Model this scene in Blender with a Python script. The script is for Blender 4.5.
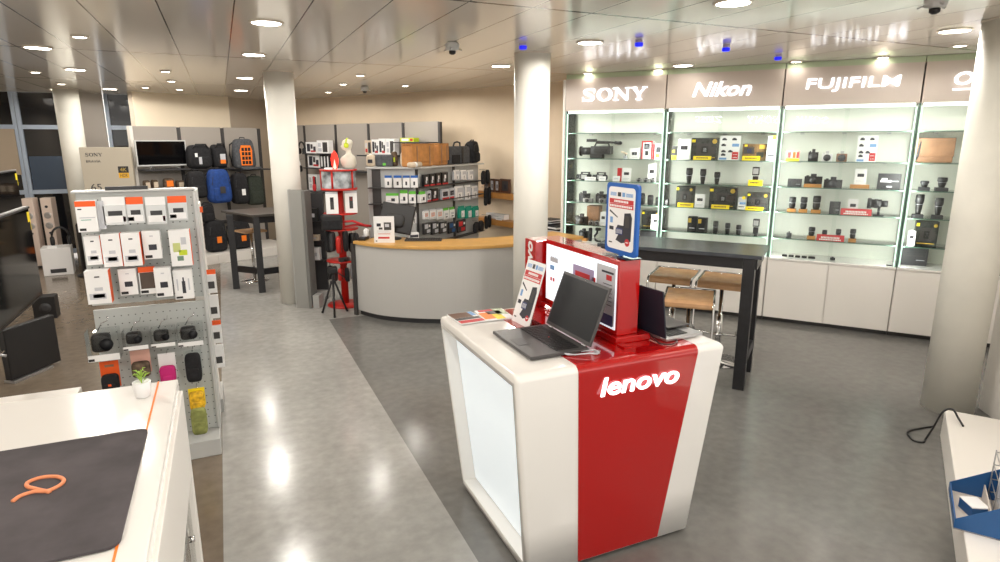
import bpy, math, random
from mathutils import Vector, Matrix
random.seed(7)
for o in list(bpy.data.objects): bpy.data.objects.remove(o)
R = math.radians; PI = math.pi
SC = bpy.context.scene; COL = SC.collection

# ---------------------------------------------------------------- camera, world, exposure
cd = bpy.data.cameras.new('camera'); cam = bpy.data.objects.new('camera', cd); COL.objects.link(cam)
cd.sensor_width = 36; cd.lens = 22.14; cd.clip_start = .05; cd.clip_end = 100
cam.location = (0, 0, 2.0); cam.rotation_euler = (R(90 - 12.8), 0, R(-24.0))
SC.camera = cam
w = bpy.data.worlds.new('world'); SC.world = w; w.use_nodes = True
w.node_tree.nodes['Background'].inputs[0].default_value = (1.0, .95, .88, 1)
w.node_tree.nodes['Background'].inputs[1].default_value = 1.3
SC.view_settings.view_transform = 'Standard'; SC.view_settings.look = 'None'
SC.view_settings.gamma = 1; SC.view_settings.use_curve_mapping = False
SC.view_settings.exposure = .36
SPOT_BIG, SPOT_SMALL, CASE_LED = 50, 20, 3.4
CEIL = 2.8

# ---------------------------------------------------------------- materials
def lin(c): c /= 255; return c / 12.92 if c <= .04045 else ((c + .055) / 1.055) ** 2.4
MATS = {}
def mat(name, rgb, rough=.5, metal=0, emit=0, alpha=1, noise=0, scale=8, bump=0, spec=.5, coat=0):
    if name in MATS: return MATS[name]
    m = bpy.data.materials.new(name); m.use_nodes = True; nt = m.node_tree; b = nt.nodes['Principled BSDF']
    c = (lin(rgb[0]), lin(rgb[1]), lin(rgb[2]), 1)
    b.inputs['Base Color'].default_value = c; b.inputs['Roughness'].default_value = rough
    b.inputs['Metallic'].default_value = metal; b.inputs['Specular IOR Level'].default_value = spec
    b.inputs['Coat Weight'].default_value = coat; b.inputs['Alpha'].default_value = alpha
    if emit:
        b.inputs['Emission Color'].default_value = c; b.inputs['Emission Strength'].default_value = emit
    if noise or bump:
        tc = nt.nodes.new('ShaderNodeTexCoord'); n = nt.nodes.new('ShaderNodeTexNoise')
        n.inputs['Scale'].default_value = scale; n.inputs['Detail'].default_value = 6
        nt.links.new(tc.outputs['Object'], n.inputs['Vector'])
        if noise:
            mx = nt.nodes.new('ShaderNodeMix'); mx.data_type = 'RGBA'
            mr = nt.nodes.new('ShaderNodeMapRange'); mr.inputs[1].default_value = .3; mr.inputs[2].default_value = .7
            nt.links.new(n.outputs['Fac'], mr.inputs[0]); nt.links.new(mr.outputs[0], mx.inputs['Factor'])
            mx.inputs['A'].default_value = tuple(v * (1 - noise) for v in c[:3]) + (1,)
            mx.inputs['B'].default_value = tuple(min(1, v * (1 + noise)) for v in c[:3]) + (1,)
            nt.links.new(mx.outputs['Result'], b.inputs['Base Color'])
        if bump:
            bp = nt.nodes.new('ShaderNodeBump'); bp.inputs['Strength'].default_value = bump; bp.inputs['Distance'].default_value = .01
            nt.links.new(n.outputs['Fac'], bp.inputs['Height']); nt.links.new(bp.outputs['Normal'], b.inputs['Normal'])
    MATS[name] = m; return m
def glassmat(name, tint, fac_min=.02, fres=1.45, rough=0):
    m = bpy.data.materials.new(name); m.use_nodes = True; nt = m.node_tree; nt.nodes.clear()
    o = nt.nodes.new('ShaderNodeOutputMaterial'); mx = nt.nodes.new('ShaderNodeMixShader')
    t = nt.nodes.new('ShaderNodeBsdfTransparent'); t.inputs[0].default_value = (*tint, 1)
    g = nt.nodes.new('ShaderNodeBsdfGlossy'); g.inputs['Roughness'].default_value = rough
    f = nt.nodes.new('ShaderNodeFresnel'); f.inputs[0].default_value = fres
    nt.links.new(f.outputs[0], mx.inputs[0]); nt.links.new(t.outputs[0], mx.inputs[1]); nt.links.new(g.outputs[0], mx.inputs[2])
    nt.links.new(mx.outputs[0], o.inputs[0]); MATS[name] = m; return m

WHITE = mat('white_lacquer', (236, 232, 226), .35)
WHITEG = mat('white_gloss', (240, 238, 234), .12, coat=.4)
RED = mat('red_gloss', (176, 9, 9), .1, coat=.8)
REDM = mat('red_matt', (190, 36, 26), .45)
BLK = mat('black_plastic', (26, 26, 28), .45)
BLKG = mat('black_gloss', (10, 10, 12), .06, coat=.5)
DARK = mat('dark_grey_plastic', (52, 52, 55), .5)
DARKM = mat('dark_metal', (70, 68, 68), .45, .3)
GREY = mat('grey_lacquer', (172, 172, 170), .5)
GREYW = mat('grey_wall_panel', (165, 158, 150), .6)
LGREY = mat('light_grey_metal', (196, 198, 197), .4)
CHROME = mat('chrome', (215, 215, 215), .14, 1)
SILVER = mat('silver', (190, 190, 192), .3, .8)
TABLEB = mat('black_wood', (30, 30, 33), .35, noise=.2, scale=20)
TABTOP = mat('dark_table_top', (62, 66, 72), .24, noise=.12, scale=14)
FAB = mat('black_fabric', (30, 30, 33), .9, noise=.4, scale=30, bump=.4)
FABG = mat('grey_fabric', (78, 80, 84), .9, noise=.3, scale=30, bump=.4)
FABGR = mat('green_fabric', (48, 54, 46), .9, noise=.3, scale=30, bump=.4)
FABB = mat('blue_fabric', (26, 64, 132), .8, noise=.25, scale=20, bump=.3)
FABO = mat('olive_fabric', (142, 148, 86), .9, noise=.25, scale=30, bump=.3)
BROWN = mat('brown_leather', (184, 126, 66), .5, noise=.2, scale=12, bump=.2)
BROWND = mat('tan_leather', (150, 112, 84), .5, noise=.25, scale=8, bump=.2)
WOOD = mat('oak', (208, 160, 88), .35, noise=.1, scale=7)
WOODS = mat('shelf_oak', (190, 134, 72), .4, noise=.12, scale=9)
PLY = mat('stool_plywood', (186, 146, 106), .25, noise=.12, scale=12)
ORANGE = mat('orange', (240, 92, 24), .5)
ORANGB = mat('bright_orange', (255, 130, 30), .5)
YEL = mat('yellow', (248, 222, 30), .5)
BLUE = mat('sign_blue', (20, 92, 178), .35)
BLUED = mat('box_blue', (28, 84, 140), .4, noise=.06, scale=6)
TEAL = mat('teal', (20, 150, 128), .5)
GREEN = mat('green', (98, 186, 60), .5)
LIME = mat('lime', (196, 214, 40), .5)
MAG = mat('magenta', (196, 30, 116), .7, bump=.2, scale=30)
PAPER = mat('paper_white', (238, 238, 238), .5)
PAPERG = mat('paper_grey', (196, 198, 204), .5)
PBLUE = mat('paper_blue', (120, 164, 214), .5)
PINK = mat('pink_card', (226, 176, 160), .6)
BEIGE = mat('beige_pack', (206, 190, 168), .6, noise=.12, scale=30)
INK = mat('ink', (44, 44, 54), .5)
INKB = mat('ink_blue', (54, 60, 110), .5)
INKR = mat('ink_red', (196, 44, 48), .5)
GOLD = mat('gold_print', (190, 160, 60), .4)
PHOTO = mat('photo_print', (48, 52, 50), .35, noise=.9, scale=22)
PHOTOB = mat('photo_brown', (120, 92, 58), .4, noise=.6, scale=18)
CAMO = mat('patterned_cloth', (92, 76, 62), .8, noise=.8, scale=25)
CLEAR = glassmat('clear_plastic', (.93, .95, .95))
GLASS = glassmat('cabinet_glass', (.975, .99, .98), fres=1.32)
GBAND = mat('pale_green_band', (188, 204, 172), .25)
GEDGE = mat('glass_edge_green', (104, 138, 122), .2, spec=.5)
LEDFILL = mat('added_side_fill_led', (214, 240, 226), .4, emit=.9)  # glow of the fill strips added at the cabinet sides
FILM = mat('bag_film', (212, 215, 216), .25)
LETTER = mat('lit_letter', (250, 250, 255), .4, emit=1.3)
LEDM = mat('led_strip', (240, 255, 250), .4, emit=2)
LAMP = mat('lamp_diffuser', (255, 246, 232), .4, emit=16)
RING = mat('lamp_ring', (222, 214, 202), .4)
BLUEL = mat('blue_indicator', (16, 24, 214), .3, emit=.9)
SCREEN = mat('screen_black', (8, 8, 10), .06, spec=.2)
LAPSCR = mat('laptop_screen', (44, 46, 48), .35, spec=.15)

# ---------------------------------------------------------------- mesh builder
class MB:
    def __init__(s): s.v = []; s.f = []; s.fm = []; s.m = []; s.sm = []; s.T = Matrix.Identity(4)
    def mi(s, m):
        if m not in s.m: s.m.append(m)
        return s.m.index(m)
    def add(s, vs, fs, m, smooth=False, T=None):
        k = len(s.v); T = s.T @ T if T is not None else s.T
        s.v += [tuple(T @ Vector(v)) for v in vs]; i = s.mi(m)
        for f in fs: s.f.append([k + a for a in f]); s.fm.append(i); s.sm.append(smooth)
        return s
    def box(s, c, d, m, rz=0, taper=None, T=None):
        """c = centre of the base (x, y, z0), d = size"""
        x, y, z = c; a, b, h = d[0] / 2, d[1] / 2, d[2]; t = taper or (1, 1)
        vs = [(-a, -b, 0), (a, -b, 0), (a, b, 0), (-a, b, 0), (-a * t[0], -b * t[1], h), (a * t[0], -b * t[1], h), (a * t[0], b * t[1], h), (-a * t[0], b * t[1], h)]
        M = Matrix.Translation((x, y, z)) @ Matrix.Rotation(rz, 4, 'Z')
        if T is not None: M = T @ M
        return s.add(vs, [(3, 2, 1, 0), (4, 5, 6, 7), (0, 1, 5, 4), (1, 2, 6, 5), (2, 3, 7, 6), (3, 0, 4, 7)], m, T=M)
    def bb(s, x0, x1, y0, y1, z0, z1, m): return s.box(((x0 + x1) / 2, (y0 + y1) / 2, z0), (x1 - x0, y1 - y0, z1 - z0), m)
    def loft(s, rings, m, cap=True, smooth=True, T=None):
        n = len(rings[0]); vs = [p for r in rings for p in r]; fs = []
        for i in range(len(rings) - 1):
            for j in range(n): fs.append((i * n + j, i * n + (j + 1) % n, (i + 1) * n + (j + 1) % n, (i + 1) * n + j))
        if cap: fs.append(tuple(range(n))[::-1]); fs.append(tuple((len(rings) - 1) * n + j for j in range(n)))
        return s.add(vs, fs, m, smooth, T)
    def lathe(s, prof, m, n=20, T=None, cap=True):
        return s.loft([[(r * math.cos(2 * PI * j / n), r * math.sin(2 * PI * j / n), z) for j in range(n)] for r, z in prof], m, cap, True, T)
    def cyl(s, a, b, r, m, r2=None, n=14):
        a = Vector(a); b = Vector(b); d = b - a; q = d.to_track_quat('Z', 'Y').to_matrix().to_4x4()
        return s.lathe([(r, 0), (r if r2 is None else r2, d.length)], m, n, Matrix.Translation(a) @ q)
    def tube(s, pts, r, m, n=8, closed=False):
        P = [Vector(p) for p in pts]; rings = []
        up = Vector((0, 0, 1)); N = len(P)
        for i, p in enumerate(P):
            if closed: t = P[(i + 1) % N] - P[i - 1]
            else: t = P[min(i + 1, N - 1)] - P[max(i - 1, 0)]
            t.normalize(); u = t.cross(up)
            if u.length < .05: u = t.cross(Vector((0, 1, 0)))
            u.normalize(); v = u.cross(t).normalized()
            rings.append([tuple(p + r * (math.cos(2 * PI * j / n) * u + math.sin(2 * PI * j / n) * v)) for j in range(n)])
        if closed: rings.append(rings[0])
        return s.loft(rings, m, not closed)
    def prism(s, poly, z0, z1, m, T=None, smooth=False):
        n = len(poly); vs = [(x, y, z0) for x, y in poly] + [(x, y, z1) for x, y in poly]
        fs = [tuple(range(n))[::-1], tuple(range(n, 2 * n))] + [(j, (j + 1) % n, n + (j + 1) % n, n + j) for j in range(n)]
        return s.add(vs, fs, m, smooth, T)
    def pill(s, c, d, m, e=.35, n=20, k=12, T=None, taper=0):
        """superellipsoid; c = centre of the base"""
        def pw(v, e): return math.copysign(abs(v) ** e, v)
        rings = []
        for i in range(k + 1):
            ph = -PI / 2 + PI * i / k; cz = max(pw(math.cos(ph), e), .02); zz = pw(math.sin(ph), e)
            t = 1 - taper * (zz + 1) / 2
            rings.append([(c[0] + d[0] / 2 * cz * t * pw(math.cos(2 * PI * j / n), e), c[1] + d[1] / 2 * cz * t * pw(math.sin(2 * PI * j / n), e), c[2] + d[2] / 2 * (1 + zz)) for j in range(n)])
        return s.loft(rings, m, T=T)
    def build(s, name, parent=None, bevel=0, loc=(0, 0, 0), rot=(0, 0, 0), seg=2):
        me = bpy.data.meshes.new(name); me.from_pydata(s.v, [], s.f)
        for m in s.m: me.materials.append(m)
        me.polygons.foreach_set('material_index', s.fm); me.polygons.foreach_set('use_smooth', s.sm); me.update()
        o = bpy.data.objects.new(name, me); COL.objects.link(o); o.location = loc; o.rotation_euler = rot
        if parent: o.parent = parent
        if bevel:
            b = o.modifiers.new('bevel', 'BEVEL'); b.width = bevel; b.segments = seg; b.limit_method = 'ANGLE'
        return o
def tag(o, label=None, cat=None, group=None, kind=None):
    if label: o['label'] = label
    if cat: o['category'] = cat
    if group: o['group'] = group
    if kind: o['kind'] = kind
    return o
def empty(name, loc, rz=0, label=None, cat=None, group=None):
    o = bpy.data.objects.new(name, None); COL.objects.link(o); o.empty_display_size = .05
    o.location = loc; o.rotation_euler = (0, 0, rz); return tag(o, label, cat, group)
def copy_tree(o, parent=None):
    c = o.copy(); COL.objects.link(c); c.parent = parent
    for ch in [k for k in o.children]: copy_tree(ch, c)
    return c
def struct(o): o['kind'] = 'structure'; return o
class Frame:
    """an upright plane: s to the right along it, d away behind it"""
    def __init__(s, p, a): s.p = p; s.a = a
    def at(s, u, d, z=0): return (s.p[0] + math.cos(s.a) * u - math.sin(s.a) * d, s.p[1] + math.sin(s.a) * u + math.cos(s.a) * d, z)
def smooth(pts, n=6):
    P = [Vector(p) for p in pts]; out = []
    for i in range(len(P) - 1):
        p0, p1, p2, p3 = P[max(i - 1, 0)], P[i], P[i + 1], P[min(i + 2, len(P) - 1)]
        for j in range(n):
            u = j / n; out.append(.5 * ((2 * p1) + (p2 - p0) * u + (2 * p0 - 5 * p1 + 4 * p2 - p3) * u * u + (3 * p1 - p0 - 3 * p2 + p3) * u ** 3))
    return out + [P[-1]]
def lettering(text, width, height, m, parent, loc, rot=(0, 0, 0), depth=.01, bold=.0, shear=0, name='lettering'):
    """text standing in the local XZ plane, facing -Y, fitted to width x height, centred on loc"""
    cu = bpy.data.curves.new(name, 'FONT'); cu.body = text; cu.offset = bold; cu.shear = shear; cu.resolution_u = 3; cu.extrude = .01
    t = bpy.data.objects.new('text_source', cu); COL.objects.link(t)
    dg = bpy.context.evaluated_depsgraph_get(); me = bpy.data.meshes.new_from_object(t.evaluated_get(dg))
    bpy.data.objects.remove(t)
    xs = [v.co.x for v in me.vertices]; ys = [v.co.y for v in me.vertices]; zs = [v.co.z for v in me.vertices]
    x0, x1, y0, y1 = min(xs), max(xs), min(ys), max(ys); zm = max(zs) or 1
    for v in me.vertices:
        x, y, z = v.co
        v.co = ((x - (x0 + x1) / 2) / (x1 - x0) * width, -z / zm * depth / 2, (y - (y0 + y1) / 2) / (y1 - y0) * height)
    me.materials.clear(); me.materials.append(m); me.name = name
    o = bpy.data.objects.new(name, me); COL.objects.link(o); o.location = loc; o.rotation_euler = rot
    if parent: o.parent = parent
    return o
def stroke(mb, pts, wd, m, d=.012, T=None):
    """flat stroked polyline in XZ; pts (x, z); wd width or list"""
    P = [Vector((p[0], p[1])) for p in pts]; W = wd if isinstance(wd, list) else [wd] * len(P)
    L = []; Rr = []
    for i, p in enumerate(P):
        t = (P[min(i + 1, len(P) - 1)] - P[max(i - 1, 0)]).normalized(); n = Vector((-t.y, t.x))
        L.append(p + n * W[i] / 2); Rr.append(p - n * W[i] / 2)
    vs = []
    for q in (0, -d): vs += [(v.x, q, v.y) for v in L] + [(v.x, q, v.y) for v in Rr]
    n = len(P); fs = []
    for i in range(n - 1):
        a, b, c, e = i, i + 1, n + i + 1, n + i
        fs += [(2 * n + a, 2 * n + e, 2 * n + c, 2 * n + b), (a, b, c, e), (a, 2 * n + a, 2 * n + b, b), (e, c, 2 * n + c, 2 * n + e)]
    fs += [(0, n, 3 * n, 2 * n), (n - 1, 3 * n - 1, 4 * n - 1, 2 * n - 1)]
    mb.add(vs, fs, m, T=T)
def slab_sony(width, height, m, parent, loc, rot=(0, 0, 0), d=.012, name='lettering'):
    """the slab serif word, fitted"""
    mb = MB(); H = 1.0
    # S
    pts = [(.92, .70), (.86, .86), (.70, .94), (.48, .95), (.28, .90), (.18, .76), (.24, .63), (.46, .55), (.70, .46), (.84, .34), (.82, .18), (.68, .07), (.46, .04), (.24, .08), (.12, .18), (.06, .32)]
    stroke(mb, pts, [.04, .07, .10, .12, .17, .22, .2, .2, .2, .2, .22, .17, .12, .10, .07, .04], m, d)
    stroke(mb, [(.93, .66), (.93, 1.0)], .07, m, d); stroke(mb, [(.06, .34), (.06, 0)], .07, m, d)
    # O
    ring = [(1.72 + .46 * math.cos(PI / 2 + 2 * PI * k / 24), .5 + .46 * math.sin(PI / 2 + 2 * PI * k / 24)) for k in range(25)]
    stroke(mb, ring, [.09 + .16 * abs(math.cos(PI / 2 + 2 * PI * k / 24)) for k in range(25)], m, d)
    # N
    stroke(mb, [(2.58, .04), (2.58, .96)], .11, m, d); stroke(mb, [(3.42, .0), (3.42, .96)], .11, m, d)
    stroke(mb, [(2.58, .96), (3.40, .06)], .24, m, d)
    for x in (2.52, 3.42): stroke(mb, [(x - .19, .955), (x + .19, .955)], .09, m, d)
    stroke(mb, [(2.38, .045), (2.78, .045)], .09, m, d)
    # Y
    stroke(mb, [(4.26, .0), (4.26, .46)], .22, m, d); stroke(mb, [(3.88, .95), (4.26, .42)], .22, m, d); stroke(mb, [(4.66, .95), (4.26, .42)], .11, m, d)
    stroke(mb, [(3.70, .955), (4.10, .955)], .09, m, d); stroke(mb, [(4.48, .955), (4.84, .955)], .09, m, d); stroke(mb, [(4.04, .045), (4.48, .045)], .09, m, d)
    W = 4.86; mb.v = [((x - W / 2) / W * width, y, (z - .5) * height) for x, y, z in mb.v]
    return mb.build(name, parent, loc=loc, rot=rot)
# ================================================================= SETTING
def floor_material():
    m = bpy.data.materials.new('polished_concrete'); m.use_nodes = True; nt = m.node_tree; N = nt.nodes; L = nt.links
    b = N['Principled BSDF']; tc = N.new('ShaderNodeTexCoord'); sp = N.new('ShaderNodeSeparateXYZ'); L.new(tc.outputs['Object'], sp.inputs[0])
    def gt(sock, v, inv=False):
        n = N.new('ShaderNodeMath'); n.operation = 'LESS_THAN' if inv else 'GREATER_THAN'; L.new(sock, n.inputs[0]); n.inputs[1].default_value = v; return n.outputs[0]
    def op(o, a, c):
        n = N.new('ShaderNodeMath'); n.operation = o
        for i, q in enumerate((a, c)):
            if isinstance(q, float): n.inputs[i].default_value = q
            else: L.new(q, n.inputs[i])
        return n.outputs[0]
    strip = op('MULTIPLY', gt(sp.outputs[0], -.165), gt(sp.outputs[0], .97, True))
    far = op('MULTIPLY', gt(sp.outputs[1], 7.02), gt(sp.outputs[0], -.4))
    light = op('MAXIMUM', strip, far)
    n1 = N.new('ShaderNodeTexNoise'); n1.inputs['Scale'].default_value = .9; n1.inputs['Detail'].default_value = 8; n1.inputs['Roughness'].default_value = .6
    n2 = N.new('ShaderNodeTexNoise'); n2.inputs['Scale'].default_value = 14; n2.inputs['Detail'].default_value = 8
    L.new(tc.outputs['Object'], n1.inputs['Vector']); L.new(tc.outputs['Object'], n2.inputs['Vector'])
    mixn = op('MULTIPLY', op('ADD', op('MULTIPLY', n1.outputs['Fac'], .7), .65), op('ADD', op('MULTIPLY', n2.outputs['Fac'], .5), .75))
    def rgbmix(f, a, c):
        x = N.new('ShaderNodeMix'); x.data_type = 'RGBA'; L.new(f, x.inputs['Factor'])
        for nm, q in (('A', a), ('B', c)):
            if isinstance(q, tuple): x.inputs[nm].default_value = (*[lin(v) for v in q], 1)
            else: L.new(q, x.inputs[nm])
        return x.outputs['Result']
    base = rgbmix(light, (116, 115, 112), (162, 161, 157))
    brown = op('MULTIPLY', gt(sp.outputs[0], -.166, True), 1.0)  # warm reflection on the left concrete, put into the base colour
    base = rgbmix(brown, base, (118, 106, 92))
    mul = N.new('ShaderNodeVectorMath'); mul.operation = 'SCALE'; L.new(base, mul.inputs[0]); L.new(mixn, mul.inputs['Scale'])
    L.new(mul.outputs[0], b.inputs['Base Color'])
    rr = op('ADD', op('MULTIPLY', n2.outputs['Fac'], .16), .1); L.new(rr, b.inputs['Roughness'])
    b.inputs['Specular IOR Level'].default_value = .5
    return m
def ceiling_material():
    m = bpy.data.materials.new('ceiling_panels'); m.use_nodes = True; nt = m.node_tree; N = nt.nodes; L = nt.links
    b = N['Principled BSDF']; tc = N.new('ShaderNodeTexCoord'); sp = N.new('ShaderNodeSeparateXYZ'); L.new(tc.outputs['Object'], sp.inputs[0])
    def op(o, a, c=None):
        n = N.new('ShaderNodeMath'); n.operation = o
        for i, q in enumerate((a, c)):
            if q is None: continue
            if isinstance(q, (float, int)): n.inputs[i].default_value = q
            else: L.new(q, n.inputs[i])
        return n.outputs[0]
    def seam(sock, off, pitch, hw):
        f = op('FRACT', op('DIVIDE', op('SUBTRACT', sock, off), pitch))
        dd = op('MINIMUM', f, op('SUBTRACT', 1.0, f))
        return op('LESS_THAN', op('MULTIPLY', dd, pitch), hw)
    s = op('MAXIMUM', seam(sp.outputs[0], .155, .42, .0045), seam(sp.outputs[1], 3.62, 3.23, .016))
    mx = N.new('ShaderNodeMix'); mx.data_type = 'RGBA'; L.new(s, mx.inputs['Factor'])
    mx.inputs['A'].default_value = (*[lin(v) for v in (236, 230, 220)], 1); mx.inputs['B'].default_value = (*[lin(v) for v in (78, 70, 60)], 1)
    L.new(mx.outputs['Result'], b.inputs['Base Color'])
    b.inputs['Roughness'].default_value = .13; b.inputs['Specular IOR Level'].default_value = .6
    return m
FLOORM = floor_material(); CEILM = ceiling_material()
WALLM = mat('wall_paint', (228, 210, 184), .7, noise=.04, scale=2)
WALLL = mat('wall_paint_light', (236, 222, 198), .7, noise=.03, scale=2)
WALLD = mat('wall_paint_dark', (196, 184, 168), .7)
FRAMEM = mat('window_frame', (176, 190, 208), .35)
NIGHT = mat('night_glass', (14, 18, 24), .06, coat=.4)
FROST = mat('frosted_film', (56, 72, 92), .3)
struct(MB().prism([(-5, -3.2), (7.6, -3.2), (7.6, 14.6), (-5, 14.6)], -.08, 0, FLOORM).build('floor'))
struct(MB().prism([(-5, -3.2), (7.6, -3.2), (7.6, 14.6), (-5, 14.6)], CEIL, CEIL + .08, CEILM).build('ceiling'))
def wallseg(name, pts, m, z0=0, z1=CEIL, th=.1):
    mb = MB()
    for (a, b) in zip(pts[:-1], pts[1:]):
        a = Vector(a); b = Vector(b); t = (b - a).normalized(); n = Vector((-t.y, t.x)) * th
        mb.prism([tuple(a), tuple(b), tuple(b + n), tuple(a + n)], z0, z1, m)
    return struct(mb.build(name))
# curved beige rear wall (points run left to right, thickness behind)
wallseg('wall_back', [(.95, 13.75), (1.62, 12.75), (2.3, 11.62), (2.98, 10.5), (3.55, 9.52), (4.02, 8.5), (4.36, 7.6), (4.42, 7.2)][::1], WALLM)
wallseg('wall_back_left', [(-1.24, 12.11), (.22, 12.80)], WALLL)
wallseg('wall_back_centre', [(.22, 12.80), (.95, 13.75)], WALLD)
wallseg('wall_right', [(4.40, 7.16), (7.32, 3.40)], WALLM)
wallseg('wall_right_near', [(7.3, 3.55), (5.15, 2.52), (4.78, 1.97), (3.12, .88)], WHITE)
wallseg('wall_left', [(-4.2, -3.1), (-4.2, 13.2)], WALLD)
wallseg('wall_passage', [(-1.23, 12.13), (-1.23, 13.0)], WALLD, th=.08)
# window wall at the far left: frame bars are parts of the window
def window(name, x0, x1, z0, z1, m, rails, y=13.0):
    o = struct(MB().bb(x0, x1, y, y + .04, z0, z1, m).build(name))
    f = MB()
    f.bb(x0, x0 + .055, y - .05, y - .002, z0, z1, FRAMEM); f.bb(x1 - .055, x1, y - .05, y - .002, z0, z1, FRAMEM)
    for r in rails: f.bb(x0 + .056, x1 - .056, y - .048, y - .002, r - .035, r + .035, FRAMEM)
    f.build('window_frame', o)
    return o
window('window_1', -4.18, -3.06, 0.05, CEIL - .001, NIGHT, [.1, 1.15, 2.235])
w1 = window('window_2', -3.05, -2.12, 0.05, CEIL - .001, NIGHT, [.1, 1.15, 2.235])
MB().bb(-2.98, -2.19, 12.975, 12.995, 1.19, 1.75, FROST).build('frosted_film', w1)
window('window_3', -1.77, -1.0, 0.05, CEIL - .001, NIGHT, [1.15, 2.235])
struct(MB().bb(-2.25, -1.78, 12.86, 12.94, 0, CEIL - .001, GREYW).build('trim_1', bevel=.004))
struct(MB().bb(-4.15, -3.10, 12.90, 12.93, 1.45, 2.20, mat('window_blind', (176, 160, 140), .7)).build('trim_2'))
# round columns
COLM = mat('column_paint', (228, 226, 218), .5, noise=.03, scale=3)
COLB = mat('column_paint_beige', (224, 222, 212), .55, noise=.06, scale=3)
for nm, x, y, m in (('column', .71, 8.05, COLM), ('column', 2.755, 5.44, COLM), ('column', 4.935, 2.625, COLB), ('column', -2.13, 11.95, COLB)):
    c = MB().lathe([(.17, 0), (.17, CEIL)], m, 40).build(nm, loc=(x, y, 0))
    MB().lathe([(.176, CEIL - .012), (.176, CEIL - .001)], RING, 40).build('collar', c)
    struct(c)

# lit brand names on the opposite wall (seen mirrored in the cabinet glass)
OPP = mat('opposite_sign_letter', (250, 250, 255), .4, emit=9)
for y, wd, tx in ((.71, .78, 'ZEISS'), (-.87, 1.0, 'SONY'), (-2.34, 1.0, 'SONY')):
    f = MB().bb(-.66 if tx == 'SONY' else -.6, .66 if tx == 'SONY' else .6, 0, .05, 2.36, 2.76, WALLL).build('sign_board', loc=(-4.14, y, 0), rot=(0, 0, R(90)))
    tag(f, {('ZEISS', .71): 'lit sign board on the opposite wall with five bold capitals', ('SONY', -.87): 'lit sign board with slab capitals on the opposite wall beside the five letter one', ('SONY', -2.34): 'lit sign board with slab capitals farthest back on the opposite wall'}[(tx, y)], 'sign')
    if tx == 'SONY': slab_sony(wd, .19, OPP, f, (0, -.012, 2.57))
    else: lettering(tx, wd, .17, OPP, f, (0, -.012, 2.57), depth=.01, bold=.03)
# ================================================================= CEILING LIGHTS
def downlight(x, y, r, energy, label, group):
    o = MB().lathe([(r + .018, 0), (r + .018, -.008), (r + .006, -.012), (r, -.006), (r, 0)][::-1], RING, 28).build('ceiling_downlight', loc=(x, y, CEIL - .0005))
    tag(o, label, 'ceiling light', group)
    MB().lathe([(r, -.0095), (r, -.0065)], LAMP, 24).build('diffuser', o)
    ld = bpy.data.lights.new('downlight_bulb', 'SPOT'); ld.energy = energy; ld.color = (1, .945, .87); ld.spot_size = R(176); ld.spot_blend = .12; ld.shadow_soft_size = .09
    l = bpy.data.objects.new('bulb', ld); COL.objects.link(l); l.location = (0, 0, -.03); l.parent = o
    return o
BIG = [(-1.37, 6.82, 'large round downlight, nearest one in the far left bay of the ceiling'), (-1.42, 8.67, 'large round downlight, second one in the far left bay of the ceiling'),
       (-1.48, 11.6, 'large round downlight, farthest one above the big television carton'), (.37, 4.78, 'largest downlight left of the middle, nearest in the row running to the column'),
       (.37, 6.53, 'second downlight in the row running to the column'), (.375, 8.9, 'third downlight in the row running to the left column'), (.39, 11.07, 'farthest downlight beside the left column'),
       (2.87, 4.62, 'round downlight above the poster in the blue frame'), (2.86, 6.4, 'round downlight left of the middle column top'), (2.84, 3.0, 'bright round downlight at the top edge, right of the middle'),
       (4.63, 5.56, 'round downlight above the second lit brand name'), (5.03, 3.05, 'round downlight beside the right column')]
for x, y, lb in BIG: downlight(x, y, .095, SPOT_BIG * (.04 if 4 < x < 5 else .45 if y > 11 else 1), lb, 'large ceiling downlights')
SMALL = [(-.92, 5.99, 'small spot nearest in the left part of the ceiling'), (-1.91, 9.2, 'small spot left of the second large far left downlight'), (-2.9, 11.3, 'small spot farthest out to the left'),
         (-2.3, 12.1, 'small spot before the round column at the window'), (-1.98, 10.9, 'small spot above the column by the windows'), (-.5, 8.5, 'small spot, near one of the pair left of the row of large lights'),
         (-.52, 9.8, 'small spot, far one of the pair left of the row of large lights'), (-.95, 11.1, 'small spot above the bright wall panel, left one'), (-.5, 11.3, 'small spot above the bright wall panel, right one'),
         (1.67, 8.0, 'small spot, nearest of three before the curved wall'), (1.69, 9.3, 'small spot, second of three before the curved wall'), (1.73, 10.9, 'small spot, farthest of three before the curved wall'),
         (2.57, 9.2, 'small spot alone near the middle of the curved wall'), (1.2, 11.6, 'small spot just right of the left column'),
         (4.12, 6.66, 'small spot above the first lit brand name'), (4.66, 6.02, 'small spot between the first two brand names'), (5.47, 4.83, 'small spot above the left part of the longest brand name'),
         (5.98, 4.26, 'small spot above the right part of the longest brand name'), (5.84, 3.48, 'small spot beside the large right downlight')]
for x, y, lb in SMALL: downlight(x, y, .045, SPOT_SMALL * (.05 if x > 4 else .4 if y > 10.8 else 1), lb, 'small ceiling spots')
for x, y in ((-1.4, -.5), (.37, -1.4), (.37, 1.4), (2.85, -.6), (2.85, 1.2), (-1.4, 3.6), (-3.2, 5.5), (-3.2, 1.5)):  # unseen lamps added outside the view to fill the room
    downlight(x, y, .095, SPOT_BIG, 'added unseen round ceiling downlight giving fill light from outside the view', 'added unseen fill downlights')
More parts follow.
